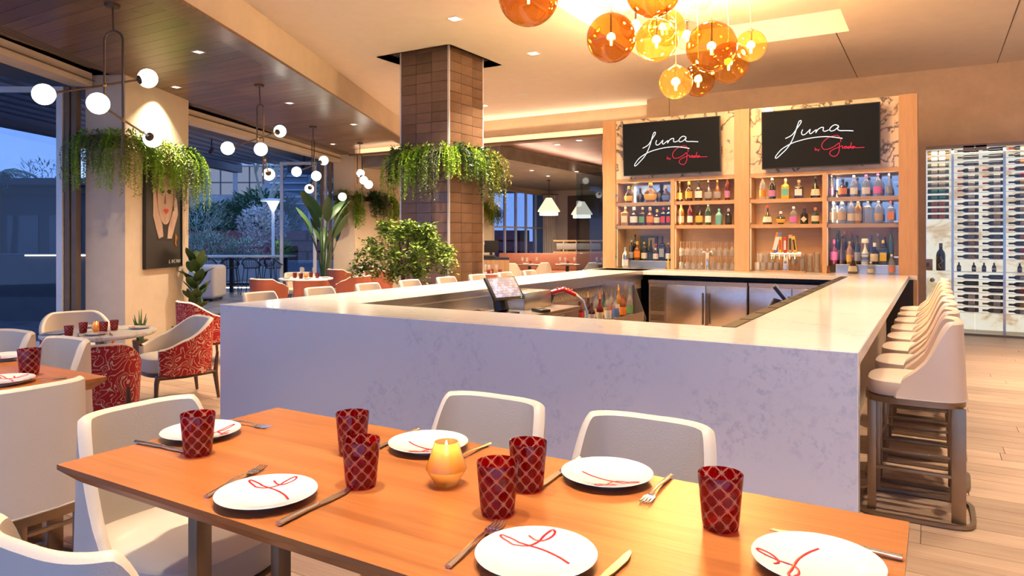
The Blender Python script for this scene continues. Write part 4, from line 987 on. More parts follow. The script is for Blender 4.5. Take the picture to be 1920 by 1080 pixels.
def tumbler(loc, label, group, s=1.0):
    o = ob('cut_glass_tumbler', me_tum, None, loc, random.uniform(0,6)); o.scale = (s,s,s); return tag(o, label, 'tumbler', group)
def fork_mesh():
    m = MB(); ns = 14
    pts = [(-.095,0,.003),(-.05,0,.005),(0,0,.010),(.03,0,.009),(.048,0,.004)]
    m.tube(pts, [.0065,.0055,.0036,.0035,.0075], 8, flat=.45, up=(0,0,1))
    m.prism([(.044,-.007),(.056,-.0115),(.064,-.0115),(.064,.0115),(.056,.0115),(.044,.007)], .003, .005)
    for k in range(4):
        y = -.0098+k*.0065; m.tube([(.062,y,.004),(.08,y,.003),(.098,y*.95,.007)], [.0021,.002,.001], 5)
    return m
def knife_mesh():
    m = MB(); m.tube([(-.105,0,.005),(-.06,0,.006),(.0,0,.0055)], [.0075,.0068,.0058], 8, flat=.6, up=(0,0,1))
    m.prism([(0,-.005),(.02,-.008),(.07,-.0085),(.10,-.002),(.105,.004),(.09,.0062),(0,.006)], .003, .0055); return m
me_fork = fork_mesh().mesh('fork', M_chrome, True); me_knife = knife_mesh().mesh('knife', M_chrome, True)
def cutlery(kind, a, b, label, z=TZ, s=1.0, grp='cutlery on the foreground table'):
    """a = handle end, b = tip (photo positions on the table)"""
    A, B = (G(*a,z+.004), G(*b,z+.004)) if len(a) == 2 else (Vector(a), Vector(b))
    d = (B-A); d.z = 0; c = (A+B)/2; L = d.length
    o = ob(kind, me_fork if kind == 'fork' else me_knife, None, (c.x,c.y,z+.0005), math.atan2(d.y,d.x)); o.scale = (s,s,s)
    return tag(o, label, kind, grp)
GP = 'plates on the foreground table'
pl = [((500,925),0,'white plate with red flourish nearest the table left corner'),((1005,1040),0,'white plate with red flourish at bottom centre of picture'),((1532,1052),R(90),'white plate at the right end of the teak table'),((803,831),R(180),'white plate behind the amber candle on the teak table'),((1138,888),R(180),'white plate before the right-hand stool on teak table'),((377,809),R(-90),'white plate behind ruby tumbler at the left table end')]
for (u,v),rz,lb in pl: p = G(u,v,TZ+.012); plate((p.x,p.y,TZ), rz, lb, GP)
GT = 'ruby tumblers on the foreground table'
for (u,v),lb in (((371,852),'ruby cut-glass tumbler at the left end of teak table'),((661,850),'ruby cut-glass tumbler, rear one of the pair left of candle'),((677,911),'ruby cut-glass tumbler, front one of the pair left of candle'),((933,963),'ruby cut-glass tumbler, front one of the pair right of candle'),((990,917),'ruby cut-glass tumbler, rear one of the pair right of candle'),((1351,990),'ruby cut-glass tumbler standing alone on the right')):
    p = G(u,v,TZ); tumbler((p.x,p.y,TZ), lb, GT)
cutlery('fork',(374,937),(503,870),'steel fork left of the near left plate')
cutlery('knife',(518,985),(665,913),'steel knife right of the near left plate')
cutlery('knife',(258,829),(360,848),'steel knife by the plate at the left table end')
cutlery('fork',(418,789),(495,800),'steel fork behind the plate at left table end')
cutlery('knife',(770,812),(712,838),'steel knife half hidden by plate behind the candle')
cutlery('fork',(912,834),(850,866),'steel fork right of the plate behind the candle')
cutlery('knife',(1083,862),(1018,909),'steel knife left of the plate before the right stool')
cutlery('fork',(1254,895),(1212,938),'steel fork right of the plate before the right stool')
cutlery('fork',(830,1070),(945,974),'steel fork left of the bottom centre plate')
cutlery('knife',(1080,1130),(1179,1040),'steel knife right of the bottom centre plate')
cutlery('knife',(1690,1047),(1445,993),'steel knife behind the plate at right table end')
M_candleg = glass('amber candle glass', (.95,.72,.46), 1.0, .08, 1.5, .5, (.95,.64,.34), True)
def candle(loc, label, s=1.0, lit=True):
    t = T('candle_holder', label, 'candle', loc, 0, 'amber candle holders'); t.scale = (s,s,s)
    MB().lathe([(.022,0),(.026,.002),(.030,.012),(.044,.034),(.0425,.040),(.0275,.085),(.0255,.092),(.0235,.092),(.0255,.085),(.040,.040),(.041,.034),(.028,.012),(.001,.01)],32).build('glass', M_candleg, t)
    MB().lathe([(.018,.012),(.018,.055),(.001,.057)],16).build('wax', emis('glowing wax',(1,.60,.28),.55), t)
    MB().lathe([(.001,.062),(.0055,.070),(.004,.080),(.001,.094)],10).build('flame', M_candle, t)
    return t
c = G(837,908,TZ); candle((c.x,c.y,TZ), 'amber glass candle holder glowing at the centre of teak table'); point('candle_light',(c.x,c.y,TZ+.085),.2,.01,(1,.55,.2))
# far-left high table setting
for (u,v),lb in (((15,673),'white plate on far-left table, farther of the two'),((5,719),'white plate on far-left table, nearer of the two')): p = G(u,v,TZ); plate((p.x,p.y,TZ),R(180) if v < 700 else 0,lb,'plates on the far-left table')
p = G(55,703,TZ); tumbler((p.x,p.y,TZ),'ruby cut-glass tumbler on the far-left high table','ruby tumblers on the far-left table')
cutlery('fork',(85,712),(50,716),'steel fork beside the near plate on far-left table',grp='cutlery on the far-left table')
# ================================================================== LOW ARMCHAIRS AND ROUND TABLES
def make_armchair(label, outm, inm, group, name='armchair'):
    t = T(name, label, 'armchair', (0,0,0), 0, group)
    def zt(q):
        q = abs(q); return .78 if q < .22 else .78-.26*smooth01((q-.22)/.78)
    o, i = shell(.32,.33,2.6,R(128),.27,zt,.045,.05,44,8,split=True)
    o.build('shell', outm, t); i.build('lining', inm, t)
    pad([sup(.27,.29,2*PI*k/40,3) for k in range(40)], .30, .45, .04, .02).build('seat_cushion', inm, t).location = (0,.02,0)
    MB().prism([sup(.27,.29,2*PI*k/40,3) for k in range(40)], .265, .30).build('seat_base', M_walnut, t)
    for sx_ in (-1,1):
        MB().tube([(sx_*.285,.27,0),(sx_*.285,.26,.22),(sx_*.27,.24,.29)],[.014,.022,.026],8).build('leg', M_walnut, t)
        MB().tube([(sx_*.27,-.33,0),(sx_*.26,-.30,.25),(sx_*.255,-.325,.46)],[.014,.024,.013],8).build('leg', M_walnut, t)
        MB().tube([(sx_*.28,.26,.265),(sx_*.28,0,.255),(sx_*.262,-.30,.265)],.022,8,flat=.8).build('side_rail', M_walnut, t)
    MB().tube([(-.25,-.28,.26),(.25,-.28,.26)],.02,8).build('rear_rail', M_walnut, t)
    return t
ac = make_armchair('red patterned armchair with its back to us, behind far-left stools', M_redpat, M_cream, 'red patterned armchairs')
def face(o, frm, to):                       # turn the chair's front (+y) towards a point
    d = Vector(to)-Vector(frm); o.location = (frm[0],frm[1],0); o.rotation_euler = (0,0,math.atan2(d.y,d.x)-PI/2)
TA = C(6.35,-3.72); 
face(ac, C(5.55,-3.30), C(6.4,-3.72))
a2 = dup(ac, 'red patterned armchair with walnut legs left of bar, open side to the table'); face(a2, C(7.0,-3.36), C(6.3,-4.05))
a3 = dup(ac, 'red patterned armchair behind it beside the rubber plant'); face(a3, C(9.1,-3.95), C(9.9,-3.2))
a4 = dup(ac, 'cream lined armchair on the far side of the marble round table'); face(a4, C(7.45,-4.6), C(6.35,-3.7))
a5 = dup(ac, 'red patterned armchair cut off at the left edge of picture'); face(a5, C(5.45,-4.25), C(6.3,-3.8))
def round_table(loc, r, label, top=M_onyx, group='round tables', leg=M_bronze):
    t = T('round_table', label, 'table', (loc[0],loc[1],0), 0, group)
    MB().lathe([(.001,.715),(r-.02,.715),(r,.728),(r,.745),(r-.006,.75),(.001,.75)],44).build('table_top', top, t)
    MB().lathe([(.22,0),(.22,.012),(.05,.03),(.035,.08),(.035,.66),(.10,.715)],24).build('pedestal', leg, t); return t
round_table(TA, .46, 'round marble table between the red patterned armchairs')
def on(u, v, z=.75): p = G(u,v,z); return (p.x,p.y,z)
k_ = .85
for (u,v),lb in (((129,631),'ruby tumbler on marble table, leftmost of four'),((156,624),'ruby tumbler on marble table, second from left'),((194,623),'ruby tumbler on marble table, second from right'),((214,619),'ruby tumbler on marble table, rightmost of four')): tumbler(on(u,v), lb, 'ruby tumblers on the marble table', .92)
for k,((u,v),lb) in enumerate((((180,628),'white plate at the near edge of marble table'),((262,616),'white plate at the right edge of marble table'),((104,627),'white plate at the left edge of marble table'),((172,614),'white plate at the far edge of marble table'))): plate(on(u,v), R(90*k), lb, 'plates on the marble table', .95)
candle(on(181,621), 'amber candle holder glowing on the marble round table', .95); cutlery('fork',(146,625),(148,634),'steel fork left of the near plate on marble table',.75,1,'cutlery on the marble table'); cutlery('knife',(203,622),(214,632),'steel knife right of near plate on marble table',.75,1,'cutlery on the marble table')
# ------------------------------------------------------------------ middle dining chairs with terracotta backs
def make_tub(label, outm, inm, group):
    t = T('tub_chair', label, 'chair', (0,0,0), 0, group)
    def zt(q):
        q = abs(q); return .80 if q < .55 else .80-.16*smooth01((q-.55)/.45)
    o, i = shell(.31,.31,3.2,R(115),.36,zt,.05,.07,40,6,split=True)
    o.build('shell', outm, t); i.build('lining', inm, t)
    pad([sup(.265,.275,2*PI*k/36,3.2) for k in range(36)], .36, .47, .03, .015).build('seat_cushion', inm, t)
    for sx_ in (-1,1):
        for sy_ in (-1,1): MB().tube([(sx_*.25,sy_*.25,0),(sx_*.22,sy_*.22,.37)],[.012,.02],8).build('leg', M_walnut, t)
    return t
tc_ = make_tub('terracotta backed tub chair left of the middle dining table', M_orange, M_floral, 'terracotta tub chairs')
TM = C(14.7,-4.3); TN = C(18.0,-3.55); TO = C(16.2,-.5)
face(tc_, C(13.6,-4.68), C(14.5,-4.1))
for lb, a_, b_ in (('terracotta backed tub chair with its back to the bar',C(13.3,-3.78),C(14.6,-3.9)),('speckled cream tub chair right of middle dining table',C(14.5,-3.28),C(15.2,-4.9)),('cream tub chair on the window side of middle table',C(15.6,-4.7),C(14.7,-4.3)),
    ('terracotta backed tub chair beside the column tree',C(17.0,-3.20),C(18.3,-3.3)),('terracotta backed tub chair left of the farther table',C(17.6,-4.25),C(18.4,-3.5)),('speckled tub chair facing us at the farther table',C(18.9,-3.75),C(18,-3.55)),
    ('terracotta tub chair behind the stools right of column',C(15.4,-.35),C(16.4,-.4)),('terracotta backed tub chair left of the table behind column',C(16.0,-1.0),C(16.4,-.4))):
    face(dup(tc_, lb), a_, b_)
round_table(TM, .55, 'round pale table with wine glasses near the open patio door'); round_table(TN, .5, 'round pale table behind the column tree'); round_table(TO, .5, 'round table right of the column behind the stools')
def setting(c, r, words, ns=4, gl=3, s=1.0):
    for k in range(ns):
        a_ = 2*PI*k/ns+.4; tumbler((c.x+math.cos(a_)*r*.45,c.y+math.sin(a_)*r*.45,.75),'ruby tumbler on the %s, %s of its set'%(words,ORD[k]),'ruby tumblers on the '+words, 1.1*s)
        plate((c.x+math.cos(a_+.5)*r*.72,c.y+math.sin(a_+.5)*r*.72,.75),a_,'white plate on the %s, %s of its set'%(words,ORD[k]),'plates on the '+words, .95, False)
    for k in range(gl):
        a_ = 2*PI*k/gl+.9; o = ob('wine_glass', me_stem, None, (c.x+math.cos(a_)*r*.3,c.y+math.sin(a_)*r*.3,.75)); tag(o,'clear wine glass on the %s, %s of its set'%(words,ORD[k]),'wine glass','wine glasses on the '+words)
    candle((c.x,c.y,.75),'amber candle holder on the '+words)
setting(TM,.55,'middle dining table'); setting(TN,.5,'table behind the column tree'); setting(TO,.5,'table right of the column')
# ------------------------------------------------------------------ far dining room
hs = T('host_stand', 'tan wood host stand right of the column', 'desk', C(17.6,-.62), -YAW*0+YAW)
MB().box(-.5,.55,-.2,.25,0,1.04).build('body', M_tan_wood, hs, smooth=False)
for k in range(9): MB().box(-.48+k*.115,-.475+k*.115,-.203,-.2,.02,1.03).build('groove', M_walnut, hs, smooth=False)
MB().box(-.5,.55,-.2,.25,1.04,1.10).build('top', M_black, hs, smooth=False); MB().box(-.45,.2,-.16,.1,1.10,1.16).build('ledge', M_black, hs, bev=.01)
mn = T('monitor', 'black monitor on the host stand turned away', 'monitor', C(17.6,-.52,1.10), YAW+R(30)); MB().box(-.2,.2,-.012,.012,.12,.42).build('screen_case', M_black, mn, bev=.006); MB().box(-.03,.03,-.01,.03,0,.2).build('stand', M_black, mn, smooth=False); MB().box(-.1,.1,-.06,.08,0,.015).build('base', M_black, mn, smooth=False)
lp = T('table_lamp', 'mushroom table lamp glowing on the host stand', 'lamp', C(17.6,-.9,1.10)); 
MB().lathe([(.09,0),(.09,.015),(.012,.025),(.010,.42)],16).build('stem', M_bronze, lp)
MB().lathe([(.17,.42),(.16,.47),(.11,.52),(.001,.545)],20).build('shade', emis('lamp dome',(1,.80,.52),1.2), lp); point('lamp_bulb',(0,0,.38),6,.05,WARM,lp)
bq = T('banquette', 'rust leather banquette along the far dining room', 'banquette', C(24.0,1.55), YAW)
MB().box(-2.0,2.4,.0,.5,.1,.45).build('seat', plain('rust leather',(.22,.075,.045),.4), bq, bev=.03); MB().box(-2.0,2.4,.42,.62,.45,1.05).build('backrest', MATS['rust leather'], bq, bev=.03); MB().box(-2.0,2.4,.05,.6,0,.1).build('plinth', M_black, bq, smooth=False)
sc = T('divider_screen', 'wood framed divider with grey panel above the banquette', 'divider', C(24.62,2.3,1.05), YAW)
fr_ = MB().tube([(*sup(.85,.0,0),0)]*1+[(.85,0,0)],.001,4)
f_ = MB()
f_.tube([(-.85,0,.03),(-.85,0,.43),(.9,0,.43),(.9,0,.03)],.035,4,closed=True); f_.build('frame', M_tan_wood, sc)
MB().box(-.75,.8,-.02,.02,.12,.34).build('panel', plain('grey upholstery',(.20,.18,.17),.7), sc, bev=.015)
for x in (-.5,-.05,.45):
    for z in (.03,.34): MB().box(x-.02,x+.02,-.02,.02,z,z+.09).build('block', M_tan_wood, sc, smooth=False)
ft = T('potted_fern', 'small dark fern behind the wooden divider', 'plant', C(25.3,1.85,0)); MB().lathe([(.1,0),(.16,.9),(.14,.95),(.001,.93)],14).build('pot', M_walnut, ft)
for k in range(14):
    a_ = k*2.4; r_ = random.uniform(.2,.4); MB().tube([(0,0,.93),(math.cos(a_)*r_*.5,math.sin(a_)*r_*.5,1.3),(math.cos(a_)*r_,math.sin(a_)*r_,1.25)],[.006,.03,.002],5,flat=.2,up=(0,0,1)).build('frond', L_dark, ft)
def make_far_chair(label):
    t = T('dining_chair', label, 'chair', (0,0,0), 0, 'cream dining chairs in the far room')
    zt = lambda q: .84-.22*smooth01((abs(q)-.2)/.8)
    shell(.25,.27,2.4,R(80),.10,zt,.035,.0,28,6).build('backrest', M_cream, t)
    pad([sup(.24,.25,2*PI*k/30,3) for k in range(30)], .38,.48,.03,.015).build('seat', M_cream, t)
    MB().prism([sup(.2,.21,2*PI*k/24,3) for k in range(24)],.12,.38).build('base', M_cream, t)
    MB().box(-.025,.025,-.275,-.262,.10,.34).build('back_slot', M_black, t, smooth=False)
    for sx_ in (-1,1):
        for sy_ in (-1,1): MB().cyl((sx_*.16,sy_*.16,0),(sx_*.16,sy_*.16,.12),.015).build('leg', M_walnut, t)
    return t
fc = make_far_chair('cream dining chair in the far room, second from right'); face(fc, C(21.3,2.35), C(22.6,2.0))
for lb, a_, b_ in (('cream dining chair in the far room, middle of the row',C(21.2,.93),C(22.4,.7)),('cream dining chair beside host stand in far room',C(20.6,.05),C(21.8,.3)),('cream dining chair against the far banquette, left',C(22.6,-.1),C(21.9,.6)),('cream dining chair half behind the glass screen',C(20.4,3.0),C(21.5,3.2)),('cream dining chair farthest right behind the glass',C(20.2,3.55),C(21.4,3.2))): face(dup(fc,lb),a_,b_)
for k,(p,lb) in enumerate(((C(22.1,.55),'dark square table before the banquette, left one'),(C(22.3,1.75),'dark square table before the banquette, middle one'),(C(22.2,2.9),'dark square table before the banquette, right one'))):
    t = T('dining_table', lb, 'table', p, YAW, 'dark square tables in the far room')
    MB().box(-.38,.38,-.38,.38,.71,.75).build('table_top', M_walnut, t, bev=.004); MB().box(-.05,.05,-.05,.05,.03,.71).build('post', M_blackm, t, smooth=False); MB().box(-.25,.25,-.25,.25,0,.03).build('base', M_blackm, t, smooth=False)
    for j,(x,y) in enumerate(((-.2,-.1),(.2,.1),(.05,-.25))):
        o = ob('wine_glass', me_stem, None, (p.x+x,p.y+y,.75)); tag(o,'wine glass on the %s far dark table, %s of three'%(['left','middle','right'][k],ORD[j]),'wine glass','wine glasses in the far room')
    for j,(x,y) in enumerate(((-.22,.15),(.2,-.2))): plate((p.x+x,p.y+y,.75),0,'white plate on the %s far dark table, %s of two'%(['left','middle','right'][k],ORD[j]),'plates in the far room',1.1,False)
    tumbler((p.x,p.y+.05,.75),'ruby tumbler on the %s far dark table'%['left','middle','right'][k],'ruby tumblers in the far room',1)
def shade_lamp(u, vt, vb, wpx, d, label, canopy_z=3.64):
    p = GD(u,vt,d); q = GD(u,vb,d); w = wpx/2*d/FPX; hgt = p.z-q.z
    t = T('shade_pendant', label, 'pendant lamp', (p.x,p.y,canopy_z), 0, 'tiered shade pendants'); z = p.z-canopy_z
    MB().lathe([(.06,0),(.06,-.03),(.001,-.03)],14).build('canopy', M_bronze_dk, t); MB().cyl((0,0,0),(0,0,z),.01).build('rod', M_bronze_dk, t)
    MB().lathe([(w*.26,z),(w,z-hgt*.74),(w*.98,z-hgt*.80)],24,cap=False).build('upper_shade', M_shade, t)
    MB().lathe([(w*.80,z-hgt*.74),(w*.84,z-hgt*.95),(w*.82,z-hgt)],24,cap=False).build('lower_shade', M_shade_in, t)
    MB().lathe([(w*.26,z-.001),(.02,z+.02)],16,cap=False).build('cap', M_bronze_dk, t)
    point('pendant_bulb',(0,0,z-hgt*.9),90,.08,WARM,t)
shade_lamp(1029,371,404,42,25,'cream tiered shade pendant in front of the far curtain'); shade_lamp(1091,378,409,40,27,'cream tiered shade pendant before the umber panel'); shade_lamp(894,366,393,24,19,'cream tiered shade pendant half behind the column')
# curtain, glass screen and its rounded hood
cu_ = T('curtain', 'white linen curtain at the right of the far windows', 'curtain', GD(1030,500,30.5)*1.0); cu_.location.z = 0; cu_.rotation_euler = (0,0,YAW)
MB().grid(lambda i, j: ((i-.5)*.55, .05*math.sin(i*34), .03+j*3.4), 60, 2).build('cloth', M_linen, cu_); MB().cyl((-.4,0,3.45),(.4,0,3.45),.015).build('rod', M_bronze_dk, cu_)
gs = S(MB().box(-6.75,-5.05,14.0,14.02,.0,3.0).build('window_2', M_pane, smooth=False))
hd = S(MB().lathe([(.9,2.98),(.9,3.78)],40,Matrix.Translation((-5.55,14.9,0))).build('trim_20', M_pier)); S(MB().lathe([(.91,2.9),(.91,2.98)],40,Matrix.Translation((-5.55,14.9,0))).build('trim_21', M_bronze_dk))
# ================================================================== LAMPS
def globe_pendant(canopy, d0, loopx, vloop, joints, vend, balls, label):
    """branching lamp: canopy pixel on the wood ceiling; everything else measured at its distance"""
    c = G(*canopy, ZW); d = -S_*c.x+C_*c.y
    t = T('globe_pendant', label, 'pendant lamp', c, 0, 'branching globe pendants')
    W_ = lambda u, v, dd=d: GD(u, v, dd)-c
    MB().lathe([(.001,-.03),(.07,-.03),(.075,-.02),(.075,0)],20).build('canopy', M_bronze_dk, t)
    (ul,ur) = loopx; um = (ul+ur)/2; rl = (ur-ul)/2
    top = W_(um,vloop); MB().cyl((0,0,0),(top.x,top.y,top.z),.009).build('rod', M_bronze_dk, t)
    arc = [W_(um-rl*math.cos(PI*k/12), vloop+rl*(1-math.sin(PI*k/12))) for k in range(13)]
    (j1,j2) = joints
    MB().tube([W_(ul,vend[0])]+arc+[W_(ur,vend[1])],.011,8).build('loop', M_bronze_dk, t)
    for j in (j1,j2): MB().ball(W_(*j),.022,10,8).build('joint', plain('brass',(.5,.3,.1),.3,.9), t)
    rb = .1
    for k,(u,v,r,side) in enumerate(balls):
        p = W_(u,v,rb*FPX/r); j = W_(*(j1 if side == 0 else j2)); dr = (j-p).normalized()
        arm = MB().tube([j, p+dr*rb*.9],.011,8).build('arm', M_bronze_dk, t)
        MB().tube([p+dr*rb*1.12, p+dr*rb*.93],[.022,.05],12).build('socket', M_bronze_dk, arm)
        MB().ball(p,rb,24,16).build('globe', M_globe, arm)
    return t
globe_pendant((211,8),0,(196,230),58,((196,160),(231,225)),(185,290),[(82,177,19.5,0),(277,147,17.5,0),(184,194,19.8,1),(286,260,16.5,1)],'branching bronze pendant with four lit globes nearest us')
globe_pendant((486,159),0,(482,494),196,((484,260),(497,300)),(272,345),[(427,278,12.2,0),(525,246,11.3,0),(489,280,12.2,1),(504,327,11.2,1)],'branching bronze pendant with four lit globes, second from us')
globe_pendant((587,237),0,(585,589),263,((586,311),(588,340)),(320,373),[(556,322,9.1,0),(607,301,8.6,0),(593,330,9.1,1),(580,354,8.4,1)],'branching bronze pendant with four lit globes, third from us')
globe_pendant((675,268),0,(670,679),289,((679,336),(671,357)),(345,383),[(676,325,7.4,0),(682,338,7.6,0),(691,346,7.8,1),(642,369,7.6,1)],'branching bronze pendant with four lit globes, farthest, left of column')
# amber blown glass chandelier
spheres = [(991,-8,57,7.6,'D','big dark amber glass globe hanging apart at the left'),(1146,71,46,8.0,'D','dark amber glass globe left of the bright yellow one'),(1231,76,40,8.1,'Y','bright yellow glass globe low in the cluster middle'),(1225,-20,52,7.7,'D','dark amber glass globe cut by the top edge'),
 (1334,88,47,7.9,'A','large amber glass globe right of the cluster middle'),(1366,118,38,8.5,'A','amber glass globe half behind the large amber one'),(1408,86,29,8.3,'Y','small yellow glass globe at the far right of cluster'),(1267,155,31,8.0,'Y','small amber-yellow globe hanging lowest in the cluster'),
 (1309,150,31,8.6,'D','small dark amber globe behind the lowest one'),(1192,46,30,8.7,'C','clear glass globe between dark amber and yellow globes'),(1288,66,27,8.9,'C','clear glass globe left of the large amber globe'),(1311,-8,27,8.2,'C','clear glass globe at the top edge of picture'),(1250,52,34,8.8,'Y','yellow glass globe behind the bright yellow one'),(1242,52,26,8.45,'C','clear glass globe just behind the bright yellow one')]
gm = {'D':M_amber_d,'A':M_amber,'Y':M_amber_y,'C':M_clearg}
plate_ = T('chandelier_canopy', 'grey metal plate in the light tray holding the globe cords', 'canopy', (-2.45,8.0,ZC+.32)); MB().box(-.5,.5,-.5,.5,-.02,0).build('plate', plain('grey metal',(.35,.33,.31),.5,.5), plate_, smooth=False)
for u,v,r,d,kd,lb in spheres:
    p = GD(u,v,d); rw = r*d/FPX; t = T('glass_globe_lamp', lb, 'pendant lamp', p, 0, 'blown glass globe cluster')
    MB().ball((0,0,0),rw,40,24).build('globe', gm[kd], t)
    MB().lathe([(.02,rw-.01),(.035,rw-.004),(.03,rw+.012),(.006,rw+.02),(.006,rw+.05)],14).build('cap', M_steel, t)
    ex = Vector((max(-2.95+.02,min(-1.97,p.x)),max(7.52,min(8.48,p.y)),ZC+.30))-p
    MB().tube([(0,0,rw+.04),(ex.x*.04,ex.y*.04,rw+.25),(ex.x,ex.y,ex.z)],.0035,5).build('cord', plain('pale cord',(.75,.68,.6),.5), t)
    MB().tube([(0,0,rw),(0,0,.05)],[.012,.014],10).build('stem', M_bronze_dk, t)
    MB().ball((0,0,.015),.034,14,10,(1,1,1.35)).build('bulb', M_bulb, t)
    MB().lathe([(.013,-.03),(.013,-.085),(.001,-.087)],10).build('tube_bulb', M_bulb, t)
    point('bulb_light',(0,0,-.01),[65,65,108][('DAY'.find(kd) if kd in 'DAY' else 2)],.05,(1,.76,.50),t)
# ================================================================== WINE WALL
WX0 = -.12; YV = YB+.02
ww = T('wine_wall', 'glazed wine wall with backlit stone and metal uprights', 'wine wall', (1.5,YV+.3,0))
n = NT('backlit stone'); f = n.noise(n.map((1,1,1.6),(0,.5,0)), 2.2, 5, .6, .8); c_ = n.ramp(f,[(.36,(1,.93,.80)),(.52,(1,.86,.66)),(.62,(.75,.52,.30))])
e = n.n('ShaderNodeEmission'); n.l(c_, e.inputs[0]); e.inputs[1].default_value = .62; n.l(e.outputs[0], n.out.inputs[0]); M_backlit = n.m
P(MB().box(WX0,6.8,YV+.62,YV+.66,0,3.15), 'backlit_panel', M_backlit, ww, smooth=False)
P(MB().box(WX0,6.8,YV,YV+.6,0,.03), 'sill', M_bronze, ww, smooth=False)
P(MB().box(WX0,6.8,YV,YV+.06,3.07,3.13), 'head_rail', M_bronze, ww, smooth=False)
XU = [GY(u,400,YV+.3).x for u in (1786,1883)]; XU.append(XU[1]+(XU[1]-XU[0])); XM = GY(1828,400,YV).x
for x in XU: P(MB().box(x-.018,x+.018,YV+.25,YV+.30,.03,3.1), 'upright', M_steel, ww, smooth=False)
for a_, b_ in ((WX0,XM),(XM,XM+1.4),(XM+1.4,XM+2.8)): P(MB().box(a_+.006,b_-.006,YV+.01,YV+.022,.05,3.07), 'glass_door', M_pane_clear, ww, smooth=False)
P(MB().box(XM-.16,XM-.01,YV,YV+.035,3.02,3.10), 'patch_fitting', M_bronze, ww, smooth=False); P(MB().box(XM+.01,XM+.16,YV,YV+.035,3.02,3.10), 'patch_fitting', M_bronze, ww, smooth=False)
def wine_mesh(col, name): 
    pr = [(.036,0),(.038,.004),(.038,.185),(.032,.205),(.018,.225),(.0145,.24),(.0145,.295)]
    return MB().lathe(pr,14).mesh(name, BC[col], True)
WB = {c2: wine_mesh(c2,'body') for c2 in ('dark','green','olive','brown','gold')}
WLb = {c2: MB().lathe([(.0385,.055),(.0385,.145)],14,cap=False).mesh('label', LC[c2], True) for c2 in ('white','cream','gold','orange','teal','grey','tan','red')}
WC = {c2: MB().lathe([(.0155,.235),(.016,.298),(.001,.299)],10).mesh('capsule', LC[c2], True) for c2 in ('black','red','gold','grey','copper','cream')}
def wine(x, z, body, lab, cap, label, flip=False, y=YV+.36):
    t = T('wine_bottle', label, 'wine bottle', (x,y,z), 0, 'bottles lying in the wine wall')
    t.rotation_euler = (0, R(-90) if not flip else R(90), 0)
    ob('body', WB[body], t)
    if lab: ob('label', WLb[lab], t)
    ob('capsule', WC[cap], t)
    return t
peg = MB().box(-.012,.012,YV+.26,YV+.44,-.006,.006)
def zrow(v, x): p = GY(1800,400,YV+.36); d = -S_*x+C_*(YV+.36); return CH-(v-HOR)*d/FPX
rails = {}
def rail(x0, x1, z):
    P(MB().box(x0,x1,YV+.30,YV+.31,z-.045,z-.038), 'rail', M_steel, ww, smooth=False)
xm0, xm1 = XU[0], XU[1]; wB = xm1-xm0
mid_types = [('dark',None,'black')]*3+[('dark','white','red')]*6+[('dark','cream','black')]*3+[('dark','grey','black')]*2+[('brown','tan','black')]*3
z0_ = zrow(284, xm0); dz_ = 12.3*(-S_*xm0+C_*(YV+.36))/FPX
lo_types = [('dark',None,'black')]*3+[('dark','white','red'),('dark','white','copper'),('dark','grey','black')]
for r_ in range(17):
    z = z0_-r_*dz_; b_, l_, c2 = mid_types[r_]; rail(xm0+.02,xm1-.02,z)
    for k in range(2): wine(xm0+.37+k*(wB*.49), z, b_, l_, c2, 'wine bottle%s in middle bay, %s row down, %s one'%(' with %s label'%l_ if l_ else ' without label',ORD[r_],['left','right'][k]))
    b2 = ('dark',['cream','grey','orange',None,'red','gold','tan','grey','white','cream','grey'][r_%11],'black' if r_%3 else 'red'); rail(xm1+.02,xm1+.9,z)
    for k in range(2): wine(xm1+.36+k*.42, z, *b2, 'wine bottle in right bay, %s row down, %s one'%(ORD[r_],['left','right'][k]))
for r_ in range(6):
    z = z0_-(19+r_)*dz_; b_, l_, c2 = lo_types[r_]; rail(xm0+.02,xm1-.02,z); rail(xm1+.02,xm1+.9,z)
    for k in range(2):
        wine(xm0+.37+k*(wB*.49), z, b_, l_, c2, 'wine bottle in lower middle bay, %s row below the gap, %s one'%(ORD[r_],['left','right'][k]))
        wine(xm1+.36+k*.42, z, 'dark', ['white','grey','red','tan','gold','white'][r_], 'black', 'wine bottle in lower right bay, %s row below the gap, %s one'%(ORD[r_],['left','right'][k]))
lt = [('gold','white','cream')]*2+[('olive','cream','gold')]*4+[('green','teal','grey')]*2+[('green','orange','gold')]*3
for r_ in range(11):
    z = zrow(288,WX0)-r_*dz_*.98; b_, l_, c2 = lt[r_]; rail(WX0+.01,XU[0]-.02,z)
    wine(WX0+.02+.0, z, b_, l_, c2, 'white wine bottle with %s label in left bay, %s row down, left one'%(l_,ORD[r_]), True)
    wine(XU[0]-.05, z, b_, l_, c2, 'white wine bottle with %s label in left bay, %s row down, right one'%(l_,ORD[r_]))
